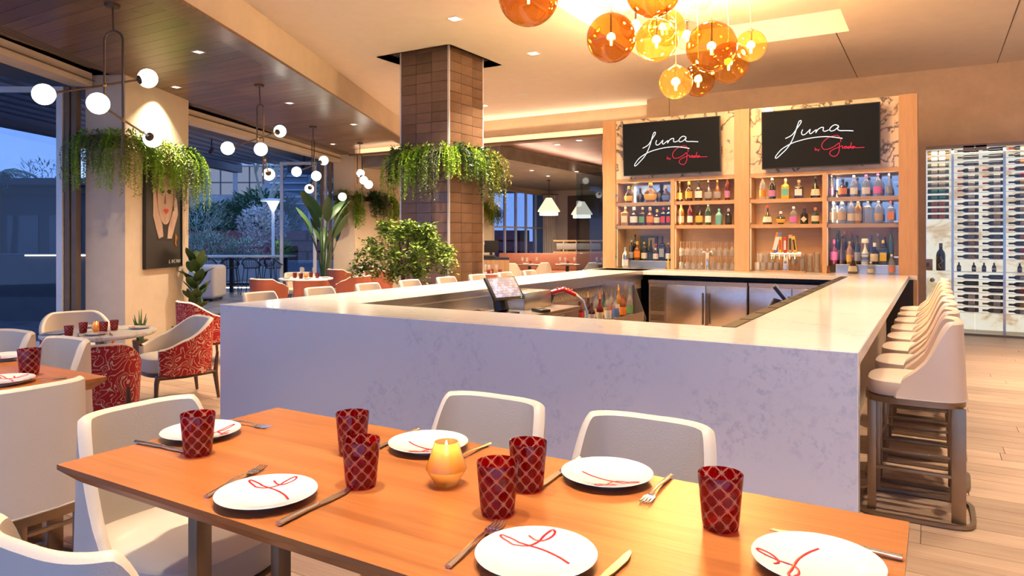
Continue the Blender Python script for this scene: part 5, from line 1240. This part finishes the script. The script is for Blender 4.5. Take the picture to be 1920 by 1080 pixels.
# upright and neck-out bottles
p = GY(1764,507,YV+.36); sh = T('glass_ledge','clear glass ledge under the large bottle in wine wall','ledge',((WX0+XU[0])/2,YV+.38,p.z)); MB().box((WX0-XU[0])/2+.02,(XU[0]-WX0)/2-.03,-.12,.12,-.01,0).build('board', M_pane_clear, sh, smooth=False)
bg = T('magnum_bottle','large dark wine bottle standing on the glass ledge','wine bottle',(p.x,YV+.36,p.z)); MB().lathe([(.065,0),(.07,.01),(.07,.26),(.06,.31),(.028,.36),(.024,.44)],18).build('body', BC['dark'], bg); MB().lathe([(.027,.40),(.028,.465),(.001,.466)],12).build('capsule', LC['grey'], bg); MB().tube([(0,-.071,.03),(-.035,-.066,.1),(.03,-.066,.16),(-.01,-.071,.24)],.006,6).build('emblem', LC['white'], bg)
wb_ = T('wine_crate','pale wooden wine crate on the glass ledge','crate',(p.x-.22,YV+.4,p.z)); MB().box(-.10,.10,-.08,.08,0,.19).build('box', M_oak, wb_, bev=.003); MB().box(-.05,.05,-.082,-.08,.06,.13).build('mark', M_walnut, wb_, smooth=False)
for k,(u,v,c2) in enumerate(((1731,530,'olive'),(1748,525,'gold'),(1733,555,'olive'),(1771,527,'gold'))):
    q = GY(u,v,YV+.36); t = T('wine_bottle','white wine bottle pointing neck-out low in left bay, %s of four'%ORD[k],'wine bottle',(q.x,YV+.52,q.z),0,'neck-out wine bottles'); t.rotation_euler = (R(90),0,0); ob('body',WB[c2],t); ob('capsule',WC['gold'],t)
for k,(u,v) in enumerate(((1798,505),(1826,505),(1845,505),(1864,505),(1912,505))):
    q = GY(u,v,YV+.36); t = T('half_bottle','small dark bottle standing in the gap row of wine wall, %s from left'%ORD[k],'wine bottle',(q.x,YV+.36,zrow(508,xm0)),0,'small bottles in the gap row'); MB().lathe([(.03,0),(.032,.005),(.032,.085),(.013,.115),(.012,.15)],12).build('body',BC['dark'],t); MB().lathe([(.0325,.03),(.0325,.065)],12,cap=False).build('label',LC['white' if k%2 else 'grey'],t)
P(MB().box(XU[0],XU[2],YV+.28,YV+.46,zrow(508,xm0)-.012,zrow(508,xm0)-.002), 'gap_shelf', M_steel, ww, smooth=False)
area('wine_wall_lamp',(2.0,YV+.2,3.05),(R(20),0,0),5,.05,20,(1,.86,.66))
# ================================================================== PLANTS
def leaf_add(m, p, d, up, L, w, fold=.15):
    d = d.normalized(); s = d.cross(up)
    if s.length < 1e-4: s = d.orthogonal()
    s.normalize(); nrm = s.cross(d)
    q = p+d*L; mid = p+d*(L*.5)+nrm*(-fold*w)
    m.add([p, mid+s*w*.5+nrm*fold*w, q, mid-s*w*.5+nrm*fold*w], [(0,1,2),(0,2,3)])
def vine(m, p, out, drop, leafL, leafW, n, rnd, thin=.0025):
    """a hanging stem with leaves on both sides"""
    pts = []; sw = Vector((rnd.uniform(-.05,.05), rnd.uniform(-.05,.05), 0)); k = 7
    for i in range(k+1):
        f = i/k; pts.append(p+out*(math.sin(min(1,f*2.2)*PI/2)*1.0)+Vector((0,0,.10*math.sin(min(1,f*3)*PI)*1.0-drop*f**1.25))+sw*f)
    m.tube(pts, thin, 3)
    for i in range(n):
        f = (i+rnd.random())/n*k; a = int(min(k-1,f)); q = pts[a].lerp(pts[a+1], f-a); t = (pts[a+1]-pts[a]).normalized()
        an = rnd.uniform(0,2*PI); d = Vector((math.cos(an),math.sin(an),rnd.uniform(-.6,.5)))+t*.4
        leaf_add(m, q, d, Vector((rnd.uniform(-.4,.4),rnd.uniform(-.4,.4),1)), leafL*rnd.uniform(.7,1.3), leafW*rnd.uniform(.7,1.2))
SPEC = [(L_fern,.055,.018,56),(L_lime,.042,.022,60),(L_sage,.034,.024,50),(L_olive,.055,.016,60),(L_dark,.055,.034,34),(L_lime,.06,.015,60)]
def hanging(label, path, per, dropr, seed, outr=(.10,.30), box=True, big=1.0):
    """planter along a path [(point, outward normal)...]; each clump of trailing stems is a part"""
    rnd = random.Random(seed); t = T('hanging_planter', label, 'hanging plant', path[0][0], 0, 'trailing wall planters'); c0 = path[0][0]
    for (a, na), (b, nb) in zip(path, path[1:]):
        if (b-a).length < .02:
            corner = (na+nb).normalized(); al = Vector((-corner.y,corner.x,0)); a, b, na = a-al*.12-corner*.02, a+al*.12-corner*.02, corner; nobox = True
        else: nobox = False
        if box and not nobox:
            o = na*.14; MB().prism([a-c0, b-c0, b-c0+o, a-c0+o], -.12, .02).build('trough', M_bronze_dk, t, smooth=False)
        L = (b-a).length; nc = max(1, int(L*per))
        for k in range(nc):
            sp = SPEC[rnd.randrange(len(SPEC))]; m = MB(); base = a.lerp(b, (k+.5)/nc)-c0; al = (b-a).normalized(); dl = rnd.uniform(*dropr)
            for j in range(20):
                p = base+al*rnd.uniform(-.6,.6)/per+na*rnd.uniform(.02,.14); out = na*rnd.uniform(*outr)+al*rnd.uniform(-.12,.12)
                vine(m, p, out, dl*rnd.uniform(.45,1.1), sp[1]*big, sp[2]*big, int(sp[3]*max(.6,dl*1.6)), rnd)
            for j in range(130):
                p = base+al*rnd.uniform(-.6,.6)/per+na*rnd.uniform(0,.24)+Vector((0,0,rnd.uniform(-.16,.13))); leaf_add(m, p, Vector((rnd.uniform(-1,1),rnd.uniform(-1,1),rnd.uniform(-.2,1))), Vector((0,0,1)), sp[1]*1.4*big, sp[2]*1.8*big)
            m.build('trailing_vine', sp[0], t, smooth=False)
    return t
def v3(p, z): return Vector((p.x,p.y,z))
nL = (c0-c1); nW = Vector((c1.y-c0.y, c0.x-c1.x, 0)).normalized(); nF = Vector(((c0-q0).y,-(c0-q0).x,0)).normalized()
hanging('lush trailing plants wrapped around the picture pier', [(v3(q0,3.02),nF),(v3(c0,3.02),nF),(v3(c0,3.02),nW),(v3(c0.lerp(c1,.98),2.98),nW)], 5.2, (.4,.95), 3, (.12,.34))
e1 = (c1-c0).normalized(); hanging('trailing fern spilling past the pier over the patio view', [(v3(c1-nW*.4,2.9),e1),(v3(c1+nW*.05,2.9),e1)], 5, (.6,.95), 8, (.12,.3))
ca, cb, cc_, cd_ = Vector((CX0-CW,CY0,2.86)), Vector((CX0,CY0,2.86)), Vector((CX0,CY0+CW,2.86)), Vector((CX0-CW,CY0+CW,2.86))
hanging('lush trailing plants ringing the tiled column', [(ca,Vector((0,-1,0))),(cb,Vector((0,-1,0))),(cb,Vector((1,0,0))),(cc_,Vector((1,0,0))),(cc_,Vector((0,1,0))),(cd_,Vector((0,1,0))),(cd_,Vector((-1,0,0))),(ca,Vector((-1,0,0)))], 4.4, (.35,.85), 5, (.12,.34))
wa, wb2 = C(20.3,-4.6), C(26.5,-.72); camN = -Vector((-S_,C_,0))
hanging('trailing plants on the second pier left of the column', [(C(20.28,-5.12,2.78),camN),(C(20.28,-4.56,2.78),camN),(v3(wa.lerp(wb2,.08),2.78),n2),(v3(wa.lerp(wb2,.22),2.78),n2)], 3.4, (.5,.95), 11, (.12,.3), True, 1.6)
hanging('trailing plants on the far wall right of the column', [(v3(wa.lerp(wb2,.86),2.72),n2),(v3(wb2,2.72),n2)], 3.4, (.4,.7), 12, (.15,.4), True, 1.8)
# column tree
tp = C(9.55,-1.48); tr_ = T('indoor_tree', 'bushy small-leaved indoor tree before the tiled column', 'tree', tp); rnd = random.Random(4)
MB().lathe([(.16,0),(.24,.42),(.25,.45),(.22,.45),(.21,.40),(.001,.40)],20).build('pot', M_pot, tr_); MB().lathe([(.001,.405),(.21,.405)],16,cap=False).build('soil', M_soil, tr_)
MB().tube([(0,0,.4),(.04,.02,.75),(-.02,.03,1.0),(.0,0,1.15)],[.05,.042,.036,.03],8).build('trunk', M_bark, tr_)
lf = MB()
for k in range(70):
    a_ = rnd.uniform(0,2*PI); el = rnd.uniform(-.55,1.25); R_ = .62*(.75+.25*rnd.random()); d = Vector((math.cos(a_)*math.cos(el)*R_, math.sin(a_)*math.cos(el)*R_, math.sin(el)*R_*.85))
    p0_ = Vector((0,0,1.1))+d*.1; p2_ = Vector((0,0,1.36))+d; p1_ = p0_.lerp(p2_,.55)+Vector((0,0,.08)); br = [p0_,p1_,p2_,p2_+Vector((d.x*.12,d.y*.12,-.05))]
    if k < 14: MB().tube(br,[.02,.010,.005,.002],5).build('branch', M_bark, tr_)
    for j in range(120):
        f = rnd.uniform(.25,1)**.7*2.999; i_ = int(f); q = br[i_].lerp(br[i_+1],f-i_)+Vector((rnd.uniform(-.08,.08),rnd.uniform(-.08,.08),rnd.uniform(-.06,.06)))
        leaf_add(lf, q, Vector((rnd.uniform(-1,1),rnd.uniform(-1,1),rnd.uniform(-.5,.4))), Vector((rnd.uniform(-.3,.3),rnd.uniform(-.3,.3),1)), .066, .034)
tag(lf.build('foliage', L_ficus, tr_, smooth=False), kind='stuff')
# bird of paradise plant
def blade(L, w, bend, n=10, tear=True):
    m = MB()
    def fn(i, j):
        s = j; ww = w*(math.sin(PI*min(1,s*1.02))**.6)*(1-.25*s); x = (i-.5)*2*ww; z = s*L
        return (x, -bend*s*s*L-abs(i-.5)*ww*.5, z-bend*.3*s*s*L)
    return m.grid(fn, 4, n)
bp = C(18.4,-4.92); bt = T('bird_of_paradise_plant', 'tall broad-leaved plant in a pot beside the glass door', 'plant', bp); rnd = random.Random(9)
MB().lathe([(.2,0),(.28,.45),(.29,.48),(.26,.48),(.24,.42),(.001,.42)],18).build('pot', M_pot, bt)
for k in range(13):
    a_ = k*2.4; ln = rnd.uniform(.7,1.7); lean = rnd.uniform(.10,.5); bx_, by_ = math.cos(a_)*lean, math.sin(a_)*lean
    st_ = MB().tube([(bx_*.1,by_*.1,.42),(bx_*.5,by_*.5,.42+ln*.55),(bx_,by_,.42+ln)],[.022,.016,.010],6).build('stem', L_bird, bt)
    bl = blade(rnd.uniform(.75,1.05), rnd.uniform(.13,.19), rnd.uniform(.2,.5)); Mx = Matrix.Translation((bx_,by_,.42+ln-.02)) @ Matrix.Rotation(a_+PI/2,4,'Z') @ Matrix.Rotation(R(rnd.uniform(5,22)),4,'X') @ Matrix.Rotation(rnd.uniform(-.5,.5),4,'Y')
    bl.xf(Mx); bl.build('leaf', L_bird, bt)
# rubber plant and snake plant
rp = C(11.9,-5.34); rt = T('rubber_plant', 'dark rubber plant in terracotta pot at the picture pier', 'plant', rp); rnd = random.Random(2)
MB().lathe([(.13,0),(.18,.3),(.19,.32),(.17,.32),(.16,.27),(.001,.27)],18).build('pot', M_pot, rt); MB().tube([(0,0,.27),(.02,0,.7),(.0,.02,1.15)],[.014,.012,.008],6).build('stem', M_bark, rt)
for k in range(24):
    a_ = k*2.4; z = .40+k*.034; bl = blade(.34,.10,.25,6); Mx = Matrix.Translation((.02*math.cos(a_),.02*math.sin(a_),z)) @ Matrix.Rotation(a_+PI/2,4,'Z') @ Matrix.Rotation(R(rnd.uniform(12,50)),4,'X'); bl.xf(Mx); bl.build('leaf', L_dark, rt)
sn = C(9.75,-5.15); s_ = T('snake_plant', 'small upright snake plant behind the marble table', 'plant', sn); MB().lathe([(.08,0),(.1,.18),(.09,.18),(.001,.15)],16).build('pot', M_bronze_dk, s_)
for k in range(8):
    a_ = k*.8; MB().tube([(.03*math.cos(a_),.03*math.sin(a_),.15),(.06*math.cos(a_),.06*math.sin(a_),.4),(.09*math.cos(a_),.09*math.sin(a_),.42+.06*(k%4))],[.012,.016,.002],5,flat=.4).build('leaf', L_bird, s_)
# ================================================================== PICTURE ON THE PIER
A_ = c0.lerp(c1,.235); B_ = c0.lerp(c1,.83); pw = (B_-A_).length; ang = math.atan2((B_-A_).y,(B_-A_).x)
pt_ = T('framed_picture', 'tall dark portrait picture in black frame on the pier', 'picture', tuple(v3(A_.lerp(B_,.5)+nW*.03,1.98)), ang)
ph = .87; w2 = pw/2
MB().box(-w2+.015,w2-.015,-.012,.018,-ph+.015,ph-.015).build('canvas', plain('near-black print',(.018,.016,.016),.35), pt_, smooth=False)
for bx_ in ((-w2,w2,-ph,-ph+.025),(-w2,w2,ph-.025,ph),(-w2,-w2+.02,-ph+.025,ph-.025),(w2-.02,w2,-ph+.025,ph-.025)): MB().box(bx_[0],bx_[1],-.03,.02,bx_[2],bx_[3]).build('frame_bar', M_black, pt_, smooth=False)
def flat(name, pts, mat, y): m = MB(); k = len(pts); m.add([(x*w2,y,z*ph) for x,z in pts]+[(x*w2,y+.002,z*ph) for x,z in pts],[tuple(range(k)),tuple(range(2*k-1,k-1,-1))]+[(i,k+i,k+(i+1)%k,(i+1)%k) for i in range(k)]); return m.build(name, mat, pt_, smooth=False)
M_skin = plain('printed pink',(.52,.38,.31),.5); M_hair = plain('printed tan',(.20,.12,.075),.5); M_ink = plain('printed ink',(.02,.016,.016),.5)
hair = [(math.cos(2*PI*k/28)*.58+.08, .42+math.sin(2*PI*k/28)*.42) for k in range(28)]
flat('hair', hair, M_hair, -.0145)
flat('face', [(math.cos(2*PI*k/28)*.42+.06, .30+(math.sin(2*PI*k/28)*(.42 if math.sin(2*PI*k/28) > 0 else .50))) for k in range(28)], M_skin, -.0165)
flat('neck_shadow', [(-.2,-.14),(.3,-.14),(.42,-.5),(-.4,-.5)], M_ink, -.0150)
flat('hand', [(-.60,.42),(-.50,.46),(-.40,.20),(-.30,.0),(-.12,-.20),(-.06,-.42),(-.30,-.46),(-.44,-.28),(-.60,-.05)], M_skin, -.0185)
flat('hand', [(.70,.30),(.58,.33),(.52,.12),(.38,-.05),(.22,-.24),(.16,-.46),(.40,-.46),(.56,-.26),(.76,.0)], M_skin, -.0185)
for x in (-.12,.28): flat('eye', [(x+math.cos(2*PI*k/14)*.13, .42+math.sin(2*PI*k/14)*.045) for k in range(14)], M_ink, -.0185); flat('brow', [(x-.15,.50),(x,.55),(x+.16,.50),(x,.53)], M_ink, -.0185)
flat('nose', [(.05,.38),(.10,.20),(.02,.17),(-.02,.2)], M_hair, -.0185)
flat('mouth', [(-.06,.06),(.04,.10),(.10,.085),(.16,.10),(.24,.06),(.10,-.01)], plain('printed red',(.60,.06,.03),.5), -.0185)
flat('flower', [(.62,-.36),(.74,-.44),(.66,-.52),(.70,-.62),(.58,-.56),(.60,-.46)], plain('printed orange',(.5,.2,.03),.5), -.0185)
sg_ = MB()
for s0 in ([(.28,-.86),(.26,-.92),(.32,-.92)],[(.42,-.86),(.42,-.92)],[(.42,-.86),(.50,-.89),(.42,-.92)],[(.60,-.86),(.54,-.86),(.54,-.92),(.60,-.92)],[(.66,-.92),(.68,-.86),(.71,-.90),(.74,-.86),(.76,-.92)],[(.78,-.92),(.81,-.86),(.84,-.92)],[(.86,-.92),(.86,-.86),(.90,-.92),(.91,-.86)]):
    sg_.tube([(x*w2,-.0165,z*ph) for x,z in s0],.0045,4)
sg_.build('signature', plain('printed white',(.7,.68,.62),.5), pt_, smooth=False)
# ================================================================== PATIO AND GARDEN
S(MB().box(-90,-3,-14,90,-.30,-.13).build('ground', plain('desert ground',(.16,.15,.13),.9,var=.25,vs=1.2), smooth=False))
pf = S(MB().prism([C(-2.5,-6.1),C(10.25,-6.1),C(13,-6.0),C(20.3,-4.95),C(24,-2.4),C(27,-4.5),C(26,-14),C(-2.5,-16)], -.10, -.02).build('floor_patio', M_grout, smooth=False))
rnd = random.Random(3); tile = MB()
def in_patio(d, l):
    lim = -6.3 if d < 13 else -6.3+1.05*(d-13)/7.3; return l+.3 < lim
for i in range(1,25):
    for j in range(14):
        d, l = 1+i*1.0, -6.9-j*.62
        if d > 13: l += 1.0
        if in_patio(d,l): MB().prism([C(d-.49,l-.30),C(d-.49,l+.30),C(d+.49,l+.30),C(d+.49,l-.30)], -.02, -.004+rnd.uniform(0,.003)).build('paver', M_paver, pf, smooth=False)
# canopy over the patio with open slots
cn = T('patio_canopy', 'dark slatted canopy over the patio outside the openings', 'canopy', C(12,-9,0))
def PC(mb, name, mat): return P(mb, name, mat, cn, smooth=False)
M_can = plain('canopy paint',(.10,.10,.12),.6)
PC(MB().prism([C(2,-6.45),C(22,-5.05),C(22,-6.6),C(2,-8.2)], 3.98, 4.08), 'inner_deck', M_can)
for k in range(6):
    o_ = .42*k; PC(MB().prism([C(2,-8.30-o_),C(23,-6.75-o_),C(23,-6.93-o_),C(2,-8.48-o_)], 3.98, 4.10), 'slat', M_can)
PC(MB().prism([C(2,-10.8),C(24,-9.2),C(24,-9.5),C(2,-11.1)], 3.80, 4.10), 'edge_beam', M_can)
for d_ in (6,10.8,16.5,22): PC(MB().prism([C(d_,-6.4),C(d_,-11),C(d_+.15,-11),C(d_+.15,-6.4)], 4.08, 4.3), 'cross_beam', M_can)
for k,(u,v,d_) in enumerate(((397,280,17),(570,308,20.6))):
    p = GD(u,v,d_); t = T('track_spotlight', 'small black spotlight under the canopy, %s one'%['left','right'][k], 'spotlight', (p.x,p.y,p.z), 0, 'canopy spotlights'); MB().cyl((0,0,0),(.0,.0,3.98-p.z),.015).build('stem', M_black, t); MB().cyl((-.06,0,-.08),(.05,0,.05),.05,.045,12).build('head', M_black, t)
# white lounge blocks on castors
for k,(d_,l_,w_,lb) in enumerate(((17.9,-7.9,1.0,'white upholstered lounge block nearest the patio opening'),(18.3,-8.98,.9,'white upholstered lounge block behind picture pier'))):
    t = T('lounge_block', lb, 'lounge seat', C(d_,l_), YAW, 'white lounge blocks'); MB().box(-w_/2,w_/2,-.4,.4,.06,.90).build('body', M_foam, t, bev=.10, seg=4); MB().box(-w_/2+.08,w_/2-.08,-.32,.32,.03,.06).build('base', M_black, t, smooth=False)
    for sx_ in (-1,1):
        for sy_ in (-1,1): MB().cyl((sx_*(w_/2-.12)-.02,sy_*.28,.03),(sx_*(w_/2-.12)+.02,sy_*.28,.03),.03,None,12).build('castor', M_rubber, t)
# long outdoor high table with wire stools
pt0 = C(20.6,-8.2); t = T('patio_high_table', 'long white topped high table on the patio', 'table', pt0, YAW+R(3))
MB().box(-1.7,1.75,-.45,.5,1.02,1.07).build('table_top', M_white, t, bev=.006)
for x in (-1.5,0,1.55): MB().box(x-.05,x+.05,-.05,.05,0,1.02).build('leg', M_blackm, t, smooth=False)
MB().box(-1.5,1.55,-.02,.02,.2,.26).build('stretcher', M_blackm, t, smooth=False); MB().box(-1.6,1.6,.2,.22,.10,.13).build('light_strip', emis('patio strip',(1,.8,.55),3), t, smooth=False)
def wire_stool(label):
    t = T('wire_stool', label, 'bar stool', (0,0,0), 0, 'black wire patio stools')
    for k in range(17):
        a_ = R(-90)+(k-8)/8*R(100); x,y = sup(.24,.24,a_,2.2); zt = 1.03-.20*smooth01(abs(k-8)/8)
        MB().tube([(x*.85,y*.85,.74),(x,y,.85),(x*1.06,y*1.06,zt)],.008,4).build('back_wire', M_blackm, t)
    MB().tube([(*[1.06*q for q in sup(.24,.24,R(-90)+(k-8)/8*R(100),2.2)],1.03-.20*smooth01(abs(k-8)/8)) for k in range(17)],.014,6).build('top_rail', M_blackm, t)
    MB().prism([sup(.21,.21,2*PI*k/24,2.4) for k in range(24)],.73,.75).build('seat', M_blackm, t)
    for sx_ in (-1,1):
        for sy_ in (-1,1): MB().tube([(sx_*.16,sy_*.16,.73),(sx_*.23,sy_*.23,0)],.011,6).build('leg', M_blackm, t)
    MB().tube([(sx_*.205,sy_*.205,.25) for sx_,sy_ in ((-1,-1),(1,-1),(1,1),(-1,1))],.009,5,closed=True).build('foot_ring', M_blackm, t); return t
ws = wire_stool('black wire stool on patio, leftmost of the near row'); ws.location = C(19.75,-8.55); ws.rotation_euler = (0,0,YAW+.35)
for k,l_ in enumerate((-7.93,-7.32,-6.70)): dup(ws,'black wire stool on patio, %s of the near row'%ORD[k+1],C(19.8,l_),YAW+.3-.25*k)
for k,l_ in enumerate((-8.6,-7.5)): dup(ws,'black wire stool on patio, far side of table, %s one'%['left','right'][k],C(21.5,l_),YAW+PI)
# low kerb walls, LED ledge
ex = [(C(27,-24),C(30,-5),.62,'wall_garden',plain('pale kerb stone',(.34,.34,.36),.7))]
for a_, b_, h_, nm, mt in ex: bar2(nm, a_, b_, .5, -.13, h_, mt)
bar2('wall_planter', C(13.2,-12.6), C(13.6,-7.9), .4, -.13, 1.28, plain('dark planter wall',(.09,.085,.09),.6))
bar2('trim_30', C(13.43,-9.3), C(13.55,-7.9), .02, 1.24, 1.27, emis('ledge strip',(1,.8,.58),2.2))
gw = T('garden_brick_wall', 'red block retaining wall behind the shrubs', 'garden wall', C(40.5,-20,0), YAW); rnd = random.Random(6)
for r_ in range(3):
    for k in range(11):
        MB().box(-6+k*2.4+(r_%2)*1.2,-6+k*2.4+2.2+(r_%2)*1.2,-.3,.3,.2+r_*.62,.2+r_*.62+.54).build('block', M_brick_red, gw, smooth=False)
MB().box(-6,21,.05,.5,-.13,2.0).build('core', M_grout, gw, smooth=False)
# shrubs and trees
def shrub(label, d, l, rx, rz, z, n, mat, L=.12, W=.03, seed=1, name='shrub', stems=6, cat='shrub', bark=M_paleb, z0=-.13, up=.3):
    rnd = random.Random(seed); p = C(d,l); t = T(name, label, cat, (p.x,p.y,z0), 0, 'garden planting'); m = MB()
    for i in range(n):
        a_ = rnd.uniform(0,2*PI); q = math.sqrt(rnd.random()); h_ = rnd.uniform(-1,1); rr_ = math.sqrt(max(0,1-h_*h_))*(.55+.45*q)
        pos = Vector((math.cos(a_)*rr_*rx, math.sin(a_)*rr_*rx*.8, z+h_*rz*(.6+.4*q)))
        leaf_add(m, pos, Vector((math.cos(a_)+rnd.uniform(-.6,.6),math.sin(a_)+rnd.uniform(-.6,.6),up+rnd.uniform(-.7,.9))), Vector((0,0,1)), L*rnd.uniform(.6,1.4), W)
    tag(m.build('foliage', mat, t, smooth=False), kind='stuff')
    for k in range(stems):
        a_ = k*2.4; b_ = Vector((math.cos(a_)*rx*.55, math.sin(a_)*rx*.5, z+rz*.3)); MB().tube([(0,0,0),b_*.45+Vector((0,0,.1)),b_],[.035,.022,.008],5).build('stem', bark, t)
    return t
shrub('dusty grey-green shrub left of the low garden wall',34,-14.7,1.9,.95,1.0,2600,L_blue,.30,.05,1)
shrub('dusty grey-green shrub mid garden',34,-12.9,1.1,.75,.9,1500,L_blue,.26,.05,2)
shrub('magenta flowering shrub beside lamp post',37,-13.7,1.5,.45,.85,1500,L_mag,.16,.10,3)
shrub('bright green shrub right of the lamp post',34,-11.1,.6,.7,.9,700,L_lime,.2,.06,4)
shrub('white blossoming tree behind the lamp post',37.3,-13.2,1.5,1.1,2.3,1800,L_blossom,.22,.13,5,'flowering_tree',5,'tree')
shrub('large dark tree behind the white blossoms',46,-16.4,3.0,2.0,2.8,5200,L_night,.42,.12,6,'garden_tree',6,'tree')
shrub('large dark tree behind the wispy shrubs',48,-20.2,3.0,1.6,2.5,4200,L_night,.42,.12,7,'garden_tree',6,'tree')
shrub('pale wispy tree rising left of the patio table',33,-14.9,1.9,1.35,2.5,1700,L_blue,.32,.03,8,'garden_tree',12,'tree')
shrub('dark shrub under the palm beyond left window',35.5,-27.5,3.0,1.2,1.2,1700,L_night,.3,.08,10)
bt_ = T('bare_tree', 'bare branching tree before the pale building', 'tree', C(38,-13.4,-.13)); rnd = random.Random(12)
def twig(p, d, L, r, lv):
    q = p+d*L; MB().tube([p,p.lerp(q,.5)+Vector((rnd.uniform(-.05,.05),rnd.uniform(-.05,.05),0)),q],[r,r*.8,r*.6],5).build('branch', M_paleb, bt_)
    if lv:
        for _ in range(3 if lv > 1 else 2):
            e = (d+Vector((rnd.uniform(-.8,.8),rnd.uniform(-.8,.8),rnd.uniform(-.1,.5)))).normalized(); twig(q, e, L*.72, r*.6, lv-1)
twig(Vector((0,0,0)),Vector((.05,0,1)),3.2,.16,4)
sp2 = T('bare_shrub', 'pale bare many-stemmed shrub beside the lounge block', 'shrub', C(26,-13.2,-.02)); rnd = random.Random(14)
for k in range(16):
    a_ = k*2.4; h_ = rnd.uniform(1.6,2.8); q = Vector((math.cos(a_)*rnd.uniform(.4,1.3),math.sin(a_)*rnd.uniform(.3,.8),h_)); MB().tube([(0,0,0),q*.45+Vector((0,0,.25)),q],[.03,.018,.005],5).build('stem', M_paleb, sp2)
# lamp post
lp_ = T('lamp_post', 'pale lamp post with flat disc head in the garden', 'lamp post', C(33,-11.2,-.13)); 
lp_.scale = (.9,.9,.9); MB().cyl((0,0,0),(0,0,3.3),.085,.075,14).build('post', M_white, lp_); point('lamp_glow',(0,0,3.5),150,.2,(1,.9,.8),lp_); MB().lathe([(.08,3.3),(.30,3.75),(.28,3.78)],16,cap=False).build('lens', emis('lamp lens',(1,.9,.75),1.6), lp_); MB().lathe([(.001,3.95),(.45,3.92),(.62,3.86),(.62,3.80),(.28,3.77)],24).build('disc', M_white, lp_)
# pale building behind
M_bld = plain('blue-grey render',(.36,.38,.42),.8,var=.06); M_litw = emis('lit far window',(.55,.66,1.0),.26); M_bdk = plain('dark cladding',(.12,.12,.12),.7)
bd = T('office_building', 'pale office building with tall windows behind the garden', 'building', C(56,-24,0), YAW)
MB().box(-8,11.3,0,8,0,16).build('wall', M_bld, bd, smooth=False)
for j in range(4):
    for k in range(5):
        x = -7+k*2.3; w_ = MB().box(x,x+1.9,-.05,.05,5.0+j*2.6,5.0+j*2.6+2.2).build('window', M_litw, bd, smooth=False); MB().box(x+.9,x+1.0,-.1,-.05,5.0+j*2.6,5.0+j*2.6+2.2).build('mullion', M_bdk, w_, smooth=False); MB().box(x,x+1.9,-.1,-.05,5.9+j*2.6,6.0+j*2.6).build('mullion', M_bdk, w_, smooth=False)
for k in range(22): MB().box(4.8,7.8,-.25,-.05,4.2+k*.55,4.32+k*.55).build('louvre', M_white, bd, smooth=False)
MB().box(-8,11.3,-.6,0,7.25,7.5).build('ledge', M_white, bd, smooth=False); MB().box(8.0,8.25,-.7,-.45,0,16).build('column', M_white, bd, smooth=False)
for j in range(4): MB().box(8.3,11.3,-1.3,0,4.9+j*2.7,5.15+j*2.7).build('balcony', M_white, bd, smooth=False); 
for j in range(3):
    m = MB(); rnd = random.Random(30+j)
    for i in range(700): leaf_add(m, Vector((rnd.uniform(8.3,11.2),rnd.uniform(-1.5,-.7),5.3+j*2.7+rnd.uniform(-.5,1.5))), Vector((rnd.uniform(-1,1),rnd.uniform(-1,.2),rnd.uniform(-1,.6))), Vector((0,0,1)), .4, .14)
    tag(m.build('balcony_plants', L_night, bd, smooth=False), kind='stuff')
# mountain beyond the open door and flat-roofed building beyond the left window
mt_ = MB(); rnd = random.Random(21); N = 20; ridge = [(-92+k*3.3, 1+24*max(0,math.sin(PI*k/N))**1.3+rnd.uniform(-.9,.9)) for k in range(N+1)]
V_ = []; 
for l_, h_ in ridge: V_ += [tuple(C(200,l_,-2)), tuple(C(215,l_,h_)), tuple(C(250,l_,-2))]
F_ = []
for k in range(N): F_ += [(3*k,3*k+3,3*k+4,3*k+1),(3*k+1,3*k+4,3*k+5,3*k+2)]
S(mt_.add(V_,F_).build('mountain', plain('dusk rock',(.055,.055,.07),.95,var=.3,vs=.1), smooth=False))
fb = T('flat_roof_building', 'dark flat-roofed building beyond the left window', 'building', C(32,-22.2,0), YAW)
M_navy = plain('navy dusk wall',(.05,.05,.06),.8); MB().box(-7.5,3.2,0,6,0,3.6).build('wall', M_navy, fb, smooth=False); MB().box(-5.2,3.8,-1.2,6.5,3.9,4.2).build('roof', M_navy, fb, smooth=False); MB().box(-3.5,2.6,.3,5.5,3.6,3.9).build('clerestory', M_bdk, fb, smooth=False)
for k in range(4): w_ = MB().box(-4.5+k*1.9,-3.1+k*1.9,-.06,.02,.8,2.6).build('window', plain('dark glazing',(.03,.04,.06),.15), fb, smooth=False)
def palm(d, l, h, label, seed):
    t = T('palm_tree', label, 'palm tree', C(d,l,-.13), 0, 'palms beyond the left window'); rnd = random.Random(seed)
    MB().tube([(0,0,0),(.15,0,h*.5),(.05,.1,h)],[.16,.12,.10],8).build('trunk', M_bark, t)
    for k in range(15):
        a_ = k*2.4; m = MB(); L = rnd.uniform(1.3,1.8); e = rnd.uniform(.1,.9); pts = [Vector((.05,.1,h))+Vector((math.cos(a_)*L*f,math.sin(a_)*L*f,e*L*f*.8-1.0*L*f*f*.8)) for f in (0,.25,.5,.75,1)]
        m.tube(pts,.02,4)
        for i in range(26):
            f = i/26*3.99; j = int(f); q = pts[j].lerp(pts[j+1],f-j)
            for s in (-1,1): leaf_add(m,q,Vector((-math.sin(a_)*s,math.cos(a_)*s,-.5))+ (pts[j+1]-pts[j]).normalized()*.6,Vector((0,0,1)),.35,.05)
        m.build('frond', L_night, t, smooth=False)
palm(31.5,-23.0,4.6,'palm tree at the left edge of picture',1); palm(38,-25.6,4.4,'smaller palm beyond the left window',2)
shrub('thin dark tree above the flat roof',34,-22.6,1.4,.9,4.6,500,L_night,.3,.05,17,'garden_tree',8,'tree')
